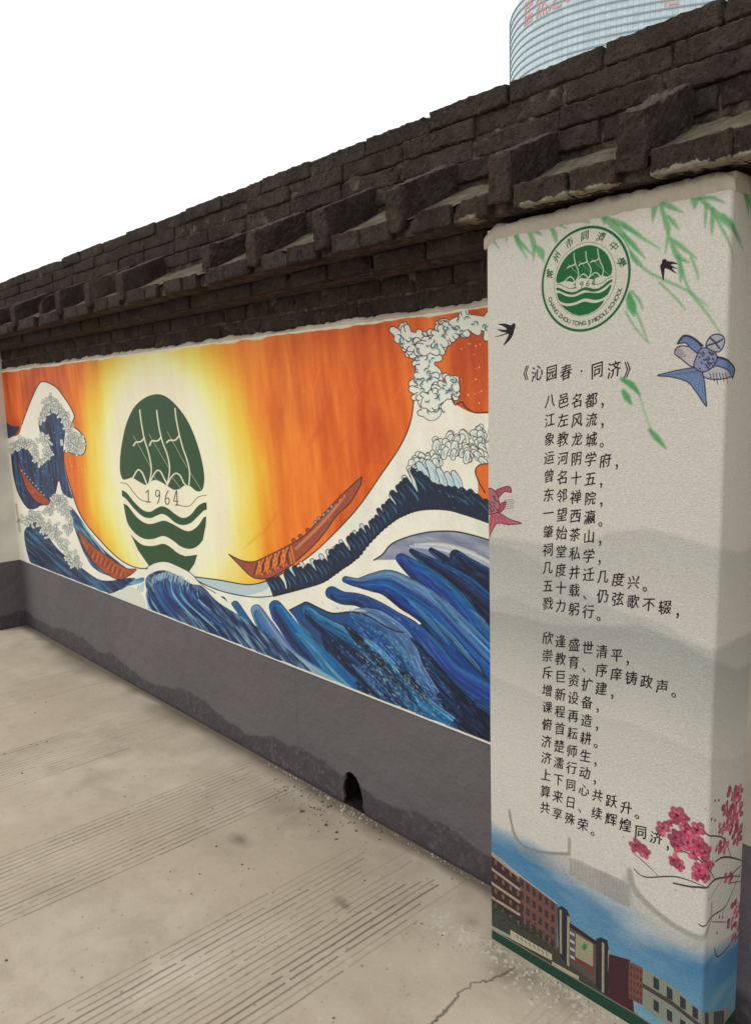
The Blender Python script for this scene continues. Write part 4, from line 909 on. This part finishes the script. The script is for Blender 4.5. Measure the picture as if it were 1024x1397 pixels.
def box_mesh(name, x0, x1, y0, y1, z0, z1):
    v = [(x, y, z) for x in (x0, x1) for y in (y0, y1) for z in (z0, z1)]
    f = [(0, 1, 3, 2), (4, 6, 7, 5), (0, 4, 5, 1), (2, 3, 7, 6), (0, 2, 6, 4), (1, 5, 7, 3)]
    return mesh(name, v, f)
def boxes(name, L):
    V, F_ = [], []
    for (x0, x1, y0, y1, z0, z1) in L:
        b = len(V); V += [(x, y, z) for x in (x0, x1) for y in (y0, y1) for z in (z0, z1)]
        F_ += [tuple(b + i for i in f) for f in [(0, 1, 3, 2), (4, 6, 7, 5), (0, 4, 5, 1), (2, 3, 7, 6), (0, 2, 6, 4), (1, 5, 7, 3)]]
    return mesh(name, V, F_)
def n3(p, s=0):
    from mathutils import noise
    return noise.noise(Vector(p) + Vector((s * 7.31, s * 3.17, s * 1.73)))
def rough_block(name, L, D, H, seed, dens=1, amp=.0035, rnd=.006, chip=.0):
    """weathered brick centred at its middle: every face a grid, edges worn, surface uneven"""
    def ticks(S_, step):
        n = max(1, int(round((S_ - 2 * rnd) / step))); e = [-S_ / 2, -S_ / 2 + rnd * .35] if dens > 2 else [-S_ / 2]
        m_ = [-S_ / 2 + rnd + (S_ - 2 * rnd) * i / n for i in range(n + 1)]
        return e + m_ + [-v for v in reversed(e)]
    X_, Y_, Z_ = ticks(L, .04 / dens), ticks(D, .045 / dens), ticks(H, .03 / dens)
    nx, ny, nz = len(X_) - 1, len(Y_) - 1, len(Z_) - 1
    idx = {}; V = []; F_ = []
    c = Vector(((-1 if seed % 2 else 1) * L / 2, -D / 2, (1 if seed % 3 else -1) * H / 2))
    def vid(i, j, k):
        if (i, j, k) not in idx:
            p = Vector((X_[i], Y_[j], Z_[k]))
            h = Vector((L / 2 - rnd, D / 2 - rnd, H / 2 - rnd)); q = Vector([max(-h[a], min(h[a], p[a])) for a in range(3)])
            d = p - q
            if d.length > 1e-6: p = q + d.normalized() * min(d.length, rnd * 1.12)
            nrm = d.normalized() if d.length > 1e-6 else Vector()
            a = n3(p * 30, seed) * amp * .6 + n3(p * 75, seed + 3) * amp * .6 + (n3(p * 170, seed + 5) * amp * .8 if dens > 1.5 else 0)
            edge = sum(1 for t in range(3) if abs(d[t]) > 1e-6) > 1
            if edge: a -= abs(n3(p * 55, seed + 9)) * amp * 1.6
            p = p + nrm * a + Vector((n3(p * 8, seed + 11), n3(p * 8, seed + 12), n3(p * 8, seed + 13))) * amp * .5
            if chip:
                dd = (p - c).length + n3(p * 70, seed + 21) * chip * .5
                if dd < chip: p = p - c.normalized() * (chip - dd) * .7
            idx[(i, j, k)] = len(V); V.append(p)
        return idx[(i, j, k)]
    for i in range(nx):
        for j in range(ny):
            F_.append((vid(i, j, 0), vid(i, j + 1, 0), vid(i + 1, j + 1, 0), vid(i + 1, j, 0))); F_.append((vid(i, j, nz), vid(i + 1, j, nz), vid(i + 1, j + 1, nz), vid(i, j + 1, nz)))
    for i in range(nx):
        for k in range(nz):
            F_.append((vid(i, 0, k), vid(i + 1, 0, k), vid(i + 1, 0, k + 1), vid(i, 0, k + 1))); F_.append((vid(i, ny, k), vid(i, ny, k + 1), vid(i + 1, ny, k + 1), vid(i + 1, ny, k)))
    for j in range(ny):
        for k in range(nz):
            F_.append((vid(0, j, k), vid(0, j, k + 1), vid(0, j + 1, k + 1), vid(0, j + 1, k))); F_.append((vid(nx, j, k), vid(nx, j + 1, k), vid(nx, j + 1, k + 1), vid(nx, j, k + 1)))
    me = mesh(name, V, F_, smoothf=True); return me

# ------------------------------------------------------------------ ground
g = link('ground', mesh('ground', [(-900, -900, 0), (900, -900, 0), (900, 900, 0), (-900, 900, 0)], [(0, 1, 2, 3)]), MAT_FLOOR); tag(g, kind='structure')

# ------------------------------------------------------------------ the wall
WX0, WX1 = -6.6, .35
wall = empty('brick_wall', ((WX0 + WX1) / 2, WY, 0)); tag(wall, 'long low wall with dark old brick top, painted sea mural and grey dado', 'wall', kind='thing')
HX0, HX1, HZ = -2.105, -1.985, .142
# solid core left, right and above the drain hole
link('wall_core', boxes('wall_core', [(WX0, HX0 - .15, WY + .02, WY + .23, 0, 1.75), (HX1 + .15, WX1, WY + .02, WY + .23, 0, 1.75), (HX0 - .15, HX1 + .15, WY + .02, WY + .23, HZ + .12, 1.75)]), MAT_MORTAR, wall, (0, 0, 0))
link('drain_channel', boxes('drain_channel', [(HX0 - .15, HX0 - .012, WY + .012, WY + .23, 0, HZ + .12), (HX1 + .012, HX1 + .15, WY + .012, WY + .23, 0, HZ + .12), (HX0 - .01, HX1 + .01, WY + .012, WY + .23, HZ + .012, HZ + .12), (HX0 - .01, HX1 + .01, WY + .205, WY + .225, 0, HZ + .01), (HX0 - .01, HX1 + .01, WY + .004, WY + .203, .001, .006)]), MAT_HOLE, wall, (0, 0, 0))  # lining and floor sheet carry the hole's shade in their colour
# dado skin with its ragged drain hole
hole = [(-2.104, 0), (-2.100, .03), (-2.106, .06), (-2.098, .088), (-2.088, .104), (-2.092, .118), (-2.078, .133), (-2.062, .141), (-2.045, .140), (-2.026, .130), (-2.012, .112), (-2.000, .085), (-1.992, .05), (-1.996, .028), (-1.984, .012), (-1.982, 0)]
bm = bmesh.new(); out = [(CORNER, 0)] + hole + [(WX1, 0), (WX1, DADO), (CORNER, DADO)]
f = bm.faces.new([bm.verts.new((x, WY, z)) for x, z in out])
r = bmesh.ops.extrude_face_region(bm, geom=[f]); vs = [v for v in r['geom'] if isinstance(v, bmesh.types.BMVert)]; bmesh.ops.translate(bm, vec=(0, .010, 0), verts=vs)
bmesh.ops.triangulate(bm, faces=bm.faces[:]); bmesh.ops.recalc_face_normals(bm, faces=bm.faces[:])
me = bpy.data.meshes.new('dado'); bm.to_mesh(me); bm.free(); link('dado', me, MAT_DADO, wall, (0, 0, 0))
# mural skin
x0, x1, nx = CORNER, -.96, 60; V, F_, U = [], [], []
for i in range(nx + 1):
    for k in range(13):
        x = x0 + (x1 - x0) * i / nx; z = DADO + (MTOP - DADO) * k / 12
        V.append((x, WY - .004 + .004 * n3((x * 1.5, 0, z * 2.2)) * (0 if k == 0 else 1), z)); U.append((i / nx, k / 12))
for i in range(nx):
    for k in range(12): a = i * 13 + k; F_.append((a, a + 13, a + 14, a + 1))
me = mesh('mural', V, F_, U, True); link('mural', me, MAT_MURAL, wall, (0, 0, 0))['label'] = 'sea mural with orange sky, white foam waves and round green emblem'
link('plaster_panel', box_mesh('plaster_panel', -.958, WX1, WY - .004, WY + .02, DADO + .001, 1.87), MAT_PLASTER, wall, (0, 0, 0))
# ragged white plaster lip above the painting
def lip(name, x0, x1, y, zb, zt, amp, mat, parent, seed, th=.008, step=.008, zb_amp=.0):
    V, F_ = [], []; n = int((x1 - x0) / step)
    for i in range(n + 1):
        x = x0 + (x1 - x0) * i / n; t = zt + amp * (n3((x * 9, 0, 0), seed) + .55 * n3((x * 38, 0, 0), seed + 1) + .3 * n3((x * 110, 0, 0), seed + 2)); b = zb + zb_amp * n3((x * 30, 1, 0), seed)
        t = max(t, b + .003)
        V += [(x, y - th * .6, b), (x, y - th, (t + b) / 2), (x, y - th * .35, t), (x, y + .004, t + .002), (x, y + .004, b - .001)]
    for i in range(n):
        for k in range(4): a = i * 5 + k; F_.append((a, a + 5, a + 6, a + 1))
        a = i * 5; F_.append((a + 4, a + 9, a + 5, a))
    return link(name, mesh(name, V, F_, smoothf=False), mat, parent, (0, 0, 0))
lip('plaster_lip', CORNER, PX0 + .1, WY, MTOP - .001, MTOP + .012, .011, MAT_EDGE, wall, 3, .009, .008, .004)
# mortar beds behind the courses
link('mortar_bed', boxes('mortar_bed', [(WX0, WX1, WY + .012, WY + .22, 1.752, 1.872), (WX0, WX1, 1.622, WY + .22, 1.868, 1.917), (WX0, WX1, 1.512, WY + .2, 1.9175, 1.955)]), MAT_MORTAR, wall, (0, 0, 0))
def rough_sheet(name, x0, x1, z0, z1, y, amp, dx=.016, dz=.014):
    V, F_ = [], []; nx = int((x1 - x0) / dx); nz = int((z1 - z0) / dz)
    for i in range(nx + 1):
        for k in range(nz + 1):
            x = x0 + (x1 - x0) * i / nx; z = z0 + (z1 - z0) * k / nz
            V.append((x, y + amp * (n3((x * 9, 0, z * 20), 31) + .8 * n3((x * 45, 0, z * 45), 32)), z))
    for i in range(nx):
        for k in range(nz): a = i * (nz + 1) + k; F_.append((a, a + nz + 1, a + nz + 2, a + 1))
    return mesh(name, V, F_)
MESH_UM = boxes('upper_mortar', [(WX0, WX1, 1.70, 1.90, 1.96, 2.256)])
link('rough_pointing', rough_sheet('rough_pointing', WX0, WX1, 2.03, 2.262, 1.687, .007), MAT_MORTAR, wall, (0, 0, 0))
link('rough_pointing', rough_sheet('rough_pointing', WX0, WX1, 1.757, 1.875, WY + .006, .006), MAT_MORTAR, wall, (0, 0, 0))
link('upper_mortar', MESH_UM, MAT_MORTAR, wall, (0, 0, 0))
# sloping mortar weathering between the raised bricks
V, F_ = [], []; nx = 460; ny = 8
for i in range(nx + 1):
    x = WX0 + (WX1 - WX0) * i / nx
    for j in range(ny + 1):
        t = j / ny; y = 1.494 + .205 * t; z = 1.957 + .102 * t + .006 * n3((x * 14, y * 14, 0), 2) + .004 * n3((x * 50, y * 50, 0), 4)
        V.append((x, y, z))
for i in range(nx):
    for j in range(ny): a = i * (ny + 1) + j; F_.append((a, a + ny + 1, a + ny + 2, a + 1))
link('mortar_slope', mesh('mortar_slope', V, F_), MAT_SLOPE, wall, (0, 0, 0))
# brick courses
cache = {}
def brick_mesh(L, D, H, near, v, chip=0):
    k = (round(L, 3), D, H, near, v, chip)
    if k not in cache:
        cache[k] = rough_block('brick', L, D, H, v * 3 + int(L * 100), 3.8 if near else 1.3, .0036 if near else .0034, .0042 if near else .004, chip); cache[k].materials.append(MAT_BRICK)
    return cache[k]
def place(L, D, H, x, y, z, rot=(0, 0, 0), mat=None, near=None, chip=0, name='brick'):
    near = (-2.7 < x) if near is None else near
    me = brick_mesh(L, D, H, near, random.randrange(5), chip)
    o = bpy.data.objects.new(name, me); COL.objects.link(o); o.parent = wall
    o.location = Vector((x, y, z)) - wall.location; o.rotation_euler = rot
    if mat: o.material_slots[0].link = 'OBJECT'; o.material_slots[0].material = mat
    return o
def course(z, yf, pitch, start, H=.050, D=.11, jit=.002, gap=.006, mat=None, xa=WX0, xb=WX1, alt=None, skip=()):
    x = start
    while x > xa: x -= pitch
    i = 0
    while x < xb:
        p = pitch if not alt else (pitch if i % 2 == 0 else alt)
        L = p - gap
        if x > xa and not any(a < x < b for a, b in skip):
            place(L, D, H, x + p / 2, yf + D / 2 + random.uniform(-jit, jit) * 1.5, z + random.uniform(-jit, jit) * .5, (random.uniform(-.02, .02), random.uniform(-.007, .007), random.uniform(-.010, .010)), mat, chip=(random.choice([.02, .03, .042]) if random.random() < .42 else 0))
        x += p; i += 1
course(1.781, WY + .001, .279, -2.499)
course(1.842, WY - .002, .152, -2.439, D=.09)
course(1.894, 1.598, .215, -2.38, H=.046, D=.12, jit=.003)
RIBS = [-.876 + .332 * k for k in (3, 2, 1)] + [-.876, -1.206, -1.540, -1.862, -2.215, -2.56, -2.87, -3.20, -3.53, -3.88, -4.21, -4.54, -4.87, -5.20, -5.53, -5.86, -6.19]
RW = .062
for i, rx in enumerate(RIBS):                                        # ledge bricks sit between the raised ones
    nxt = RIBS[i + 1] if i + 1 < len(RIBS) else WX0
    a, b = nxt + RW + .003, rx - .003; m_ = MAT_BRICKP if rx > -1.5 else None
    if b - a < .08 or a > WX1 - .3: continue
    cut = a + (b - a) * random.choice([.5, .56, .44, .62])
    for u, v in ((a, cut), (cut, b)):
        L = round((v - u - .005) * 100) / 100
        place(L, .12, .050, (u + v) / 2, 1.487 + .06 + random.uniform(-.003, .003), 1.943 + random.uniform(-.002, .002), (random.uniform(-.02, .02) + .06, random.uniform(-.015, .015), random.uniform(-.015, .015)), m_, chip=.03 if random.random() < .3 else 0)
for z, st, H in ((2.255, -1.303, .051), (2.202, -1.682, .050), (2.149, -1.42, .050), (2.096, -1.58, .050)):
    course(z, 1.680, .2725, st, H=H, D=.12, jit=.0035, gap=.007)
# raised bricks set on edge down the slope
for i, rx in enumerate(RIBS):
    if rx > WX1 - .1: continue
    if abs(rx + 2.87) < .01: continue
    broken = abs(rx + 2.56) < .01 or abs(rx + 4.21) < .01
    L = .29; W = RW; H = .112
    me = rough_block('ridge_brick', W, L if not broken else .15, H, 40 + i, 3.8 if rx > -2.7 else 1.6, .0065 if (i % 2 or broken) else .0040, .0045, .045 if broken else (.02 if i % 3 == 2 else 0)); me.materials.append(MAT_BRICK)
    for v_ in me.vertices: v_.co.z += v_.co.y * .43                   # laid down the slope, its nose cut plumb
    me.update()
    o = bpy.data.objects.new('ridge_brick', me); COL.objects.link(o); o.parent = wall
    o.location = Vector((rx + W / 2 - .002, 1.478 + L / 2 - (.03 if broken else 0), 1.932 + H / 2 + .43 * L / 2 - (.02 if broken else 0) + random.uniform(-.003, .003))) - wall.location
    o.rotation_euler = (math.radians(random.uniform(-1.5, 1.5)), math.radians(random.uniform(-4, 4)), random.uniform(-.07, .07))
    if rx > -1.5: o.material_slots[0].link = 'OBJECT'; o.material_slots[0].material = MAT_BRICKP

# ------------------------------------------------------------------ near pillar
pil = empty('printed_pillar', ((PX0 + PX1) / 2, 1.62, 0)); tag(pil, 'pale square pillar at right printed with green emblem, poem, kites and school picture', 'pillar', group='pillars standing against the painted wall', kind='thing')
prof = [(PX0, WY + .01, -.18), (PX0, PY + .008, -.008), (PX0 + .003, PY + .002, -.003), (PX0 + .008, PY, .008)]
for i in range(1, 12): prof.append((PX0 + (PX1 - PX0) * i / 12, PY, PFRONT * i / 12))
rr = .008
for i in range(7):
    a = math.pi / 2 * i / 6; prof.append((PX1 - rr + rr * math.sin(a), PY + rr - rr * math.cos(a), PFRONT - rr + rr * 1.9 * i / 6))
prof += [(PX1, PY + .06, PFRONT + .06), (PX1, PY + .12, PFRONT + .12), (PX1, PY + PSIDE + .01, PFRONT + PSIDE)]
V, F_, U = [], [], []; nz = 48; ztop = 1.893
for (x, y, u) in prof:
    for k in range(nz + 1):
        z = ztop * k / nz; w = .0022 * n3((x * 3, y * 3, z * 2.4), 9)
        V.append((x + w, y + w, z)); U.append((max(u, 0.001) / (PFRONT + PSIDE), z / PH))
for i in range(len(prof) - 1):
    for k in range(nz): a = i * (nz + 1) + k; F_.append((a, a + nz + 1, a + nz + 2, a + 1))
link('printed_sheet', mesh('printed_sheet', V, F_, U, True), MAT_PRINT, pil, (0, 0, 0))
link('pillar_core', box_mesh('pillar_core', PX0 + .02, PX1 - .02, PY + .02, WY - .01, 0, 1.888), MAT_PLASTER, pil, (0, 0, 0))
# plaster cap smeared between the sheet and the ledge
V, F_ = [], []; n = 110
for i in range(n + 1):
    t = i / n; x = PX0 - .004 + (PX1 - PX0 + .008) * t
    tz = 1.906 + .006 * n3((x * 14, 0, 0), 5) + .004 * n3((x * 60, 0, 0), 6); bz = 1.866 + .003 * n3((x * 30, 0, 0), 7)
    if t < .06: tz -= (.06 - t) * .5; bz -= (.06 - t) * .25
    if t > .96: tz -= (t - .96) * .35
    for z, y in ((bz, PY + .002), (bz + .004, PY - .0012), ((tz + bz) / 2, PY - .003), (tz - .003, PY - .0025), (tz, PY + .008), (tz, PY + .1)):
        V.append((x, y + .003 * n3((x * 60, z * 60, 0), 8), z + .002 * n3((x * 90, z * 60, 1), 9)))
for i in range(n):
    for k in range(5): a = i * 6 + k; F_.append((a, a + 6, a + 7, a + 1))
link('plaster_cap', mesh('plaster_cap', V, F_, smoothf=True), MAT_CAP, pil, (0, 0, 0))
link('plaster_cap_side', box_mesh('plaster_cap_side', PX1 - .02, PX1 + .003, PY + .004, WY, 1.868, 1.902), MAT_CAP, pil, (0, 0, 0))

# ------------------------------------------------------------------ far pillar
fp = empty('painted_pillar', (CORNER - .3, 1.62, 0)); tag(fp, 'plain white pillar with grey foot at the far left end of the mural', 'pillar', group='pillars standing against the painted wall', kind='thing')
link('pillar_shaft', box_mesh('pillar_shaft', CORNER - .6, CORNER, PY, WY + .01, DADO, 1.90), MAT_WHITEP, fp, (0, 0, 0))
link('pillar_foot', box_mesh('pillar_foot', CORNER - .602, CORNER + .002, PY - .002, WY + .01, 0, DADO - .001), MAT_DADO, fp, (0, 0, 0))

# ------------------------------------------------------------------ crumbs on the floor
def crumbs(name, pts, mat, kind='stuff'):
    V, F_ = [], []
    for (x, y, s) in pts:
        b = len(V); a0 = random.uniform(0, 6)
        ring = [(x + s * random.uniform(.7, 1.2) * math.cos(a0 + k * 1.2566), y + s * random.uniform(.7, 1.2) * math.sin(a0 + k * 1.2566)) for k in range(5)]
        V += [(u, v, -.001) for u, v in ring] + [(u * .35 + x * .65 + random.uniform(-.2, .2) * s, v * .35 + y * .65, s * random.uniform(.5, .9)) for u, v in ring[:5]]
        for k in range(5): F_.append((b + k, b + (k + 1) % 5, b + 5 + (k + 1) % 5, b + 5 + k))
        F_.append(tuple(b + 5 + k for k in range(5)))
    o = link(name, mesh(name, V, F_), mat); tag(o, kind=kind); return o
rg = np.random.default_rng(2)
P_ = [(rg.uniform(-1.34, -.6), 1.528 - abs(rg.normal()) * .035, abs(rg.normal()) * .0026 + .001) for _ in range(330)]
P_ += [(rg.uniform(-2.6, -1.26), WY - .004 - abs(rg.normal()) * .012, abs(rg.normal()) * .002 + .001) for _ in range(160)]
P_ += [(rg.normal(-2.06, .05), rg.normal(1.69, .018), abs(rg.normal()) * .004 + .002) for _ in range(30)]
o = crumbs('plaster_rubble', P_, MAT_CRUMB); o['label'] = 'white plaster crumbs scattered along the foot of the printed pillar'; o['category'] = 'rubble'
P_ = [(rg.uniform(-4.8, -.8), rg.uniform(.35, 1.68), abs(rg.normal()) * .0022 + .0012) for _ in range(130)] + [(rg.normal(-2.15, .16), rg.normal(1.62, .05), abs(rg.normal()) * .003 + .001) for _ in range(140)]
o = crumbs('floor_grit', P_, MAT_GRIT); o['label'] = 'dark grit and small stones strewn over the concrete floor'; o['category'] = 'grit'

# ------------------------------------------------------------------ office tower beyond the wall
TD = 300.0
def az(px): d = ray(px); return math.atan2(d.x, d.y)
def tanel(px): d = ray(px); return d.z / math.hypot(d.x, d.y)
az_l = az((699, 85)); az_c = az((885, 20)); half = az_c - az_l
TR = TD * math.sin(half); TCX, TCY = TD * math.sin(az_c), TD * math.cos(az_c)
TH = CAM_H + TD * math.cos(half) * tanel((695, 53))
tow = empty('office_tower', (TCX, TCY, 0)); tag(tow, 'tall rounded blue glass tower with red rooftop characters above the wall', 'tower')
m = M('tower_glass', .12, .6); x, y, z = m.xyz(m.obj())
ang = m.math('MULTIPLY', m.math('ARCTAN2', y, x), 30.0); cell = m.math('FRACT', ang); mul = m.mask(m.math('ABSOLUTE', m.math('SUBTRACT', cell, .5)), .44, .47)
pane = m.new('ShaderNodeTexWhiteNoise', noise_dimensions='2D'); cmb = m.new('ShaderNodeCombineXYZ'); m.set(cmb.inputs[0], m.math('FLOOR', ang)); m.set(cmb.inputs[1], m.math('FLOOR', m.math('DIVIDE', z, 2.2))); m.l.new(cmb.outputs[0], pane.inputs[0])
c = m.mix(pane.outputs[0], (.46, .59, .66), (.58, .70, .75)); c = m.mix(mul, c, (.36, .46, .52)); m.col(c); MAT_GLASS = m.m
m = M('pale_metal_band', .5, .4); m.col(m.mix(m.noise(m.pos(), .2), (.24, .34, .39), (.30, .40, .45))); MAT_BAND = m.m
m = M('sign_screen_white', .6, .3); m.col(m.mix(m.noise(m.pos(), .3), (.74, .76, .77), (.80, .80, .80))); MAT_SCREEN = m.m
m = M('sign_red', .5, .4); m.col(m.mix(m.noise(m.pos(), .4), (.66, .30, .28), (.72, .36, .33))); MAT_RED = m.m
A_CAM = math.atan2(-TCY, -TCX)
def plan(a):                          # rounded square plan, one flat side towards the wall
    b = a - A_CAM; p = 2.7
    return 1 / (abs(math.cos(b)) ** p + abs(math.sin(b)) ** p) ** (1 / p)
def pt(a, r): k_ = plan(a); return (r * k_ * math.cos(a), r * k_ * math.sin(a))
def ring(name, r, z0, z1, mat, a0=0, a1=2 * math.pi, n=128, thick=None):
    V, F_ = [], []
    for i in range(n + 1):
        a = a0 + (a1 - a0) * i / n; x, y = pt(a, r); V += [(x, y, z0), (x, y, z1)]
        x, y = pt(a, r - (thick or r * .999)); V += [(x, y, z1), (x, y, z0)]
    for i in range(n):
        b = i * 4
        for k in range(4): F_.append((b + k, b + (k + 1) % 4, b + 4 + (k + 1) % 4, b + 4 + k))
    if a1 - a0 < 6.2: F_ += [(0, 1, 2, 3), (n * 4 + 3, n * 4 + 2, n * 4 + 1, n * 4)]
    return link(name, mesh(name, V, F_), mat, tow)
ring('glass_body', TR, 0, TH, MAT_GLASS)
pitch = 2.2; band0 = None
for k in range(28):
    z = TH - k * pitch
    if band0 is None: o = band0 = ring('floor_band', TR + .25, -.22, .22, MAT_BAND, thick=.9)
    else: o = band0.copy(); COL.objects.link(o); o.parent = tow
    o.location = (0, 0, z)
def screen_angle(a_view):
    best = None
    for i in range(3600):
        a = 2 * math.pi * i / 3600; x, y = pt(a, TR - .4); X, Y = TCX + x, TCY + y
        e = abs(math.atan2(X, Y) - a_view)
        if e < .0007:
            d = math.hypot(X, Y)
            if best is None or d < best[0]: best = (d, a)
    return best[1] if best else A_CAM
aL = screen_angle(az((705, 40))); aM = screen_angle(az((790, 10))); aR = screen_angle(az((900, 4)))
lo_, hi_ = sorted((aL % (2 * math.pi), aM % (2 * math.pi)))
ring('sign_screen', TR - .6, TH + .2, TH + 15, MAT_SCREEN, lo_, hi_, 48, .6)
lo_, hi_ = sorted((aR % (2 * math.pi), screen_angle(az((960, 4))) % (2 * math.pi)))
ring('sign_screen', TR - .6, TH + .2, TH + 15, MAT_SCREEN, lo_, hi_, 24, .6)
def sign_char(ch, pxm, zc, size, name='sign_character'):
    v, tr = glyph(ch); a = screen_angle(az(pxm))
    mid = (v.max(0) + v.min(0)) / 2; q = (v - mid) * size * np.array([.62, 1.0]); V, F_ = [], []
    x1_, y1_ = pt(a + .01, TR); x0_, y0_ = pt(a - .01, TR); L_ = math.hypot(x1_ - x0_, y1_ - y0_); tx, ty = (x1_ - x0_) / L_, (y1_ - y0_) / L_
    ox, oy = pt(a, TR - .3)
    for d in (0, .5):
        V += [(ox + d * ty + p[0] * tx, oy - d * tx + p[0] * ty, zc + p[1]) for p in q]
    n = len(q); F_ = [tuple(int(i) for i in t) for t in tr] + [tuple(int(i) + n for i in t[::-1]) for t in tr]
    from collections import Counter
    ed = Counter(); dirs = {}
    for t in tr:
        for i in range(3):
            e = (int(t[i]), int(t[(i + 1) % 3])); kk = tuple(sorted(e)); ed[kk] += 1; dirs[kk] = e
    for kk, cn in ed.items():
        if cn == 1: i, j = dirs[kk]; F_.append((i, j, j + n, i + n))
    link(name, mesh(name, V, F_), MAT_RED, tow)
def zat(px): a = az(px); s = screen_angle(a); x_, y_ = pt(s, TR); d = math.hypot(TCX + x_, TCY + y_); return CAM_H + d * tanel(px)
for ch, p in (('居', (721, 17)), ('然', (739, 5)), ('之', (757, -5)), ('家', (776, -16))): sign_char(ch, p, zat(p), 7.8)
for ch, p in (('居', (917, -9)),): sign_char(ch, p, zat(p), 7.6)
print('tower', TR, TH, math.degrees(half))
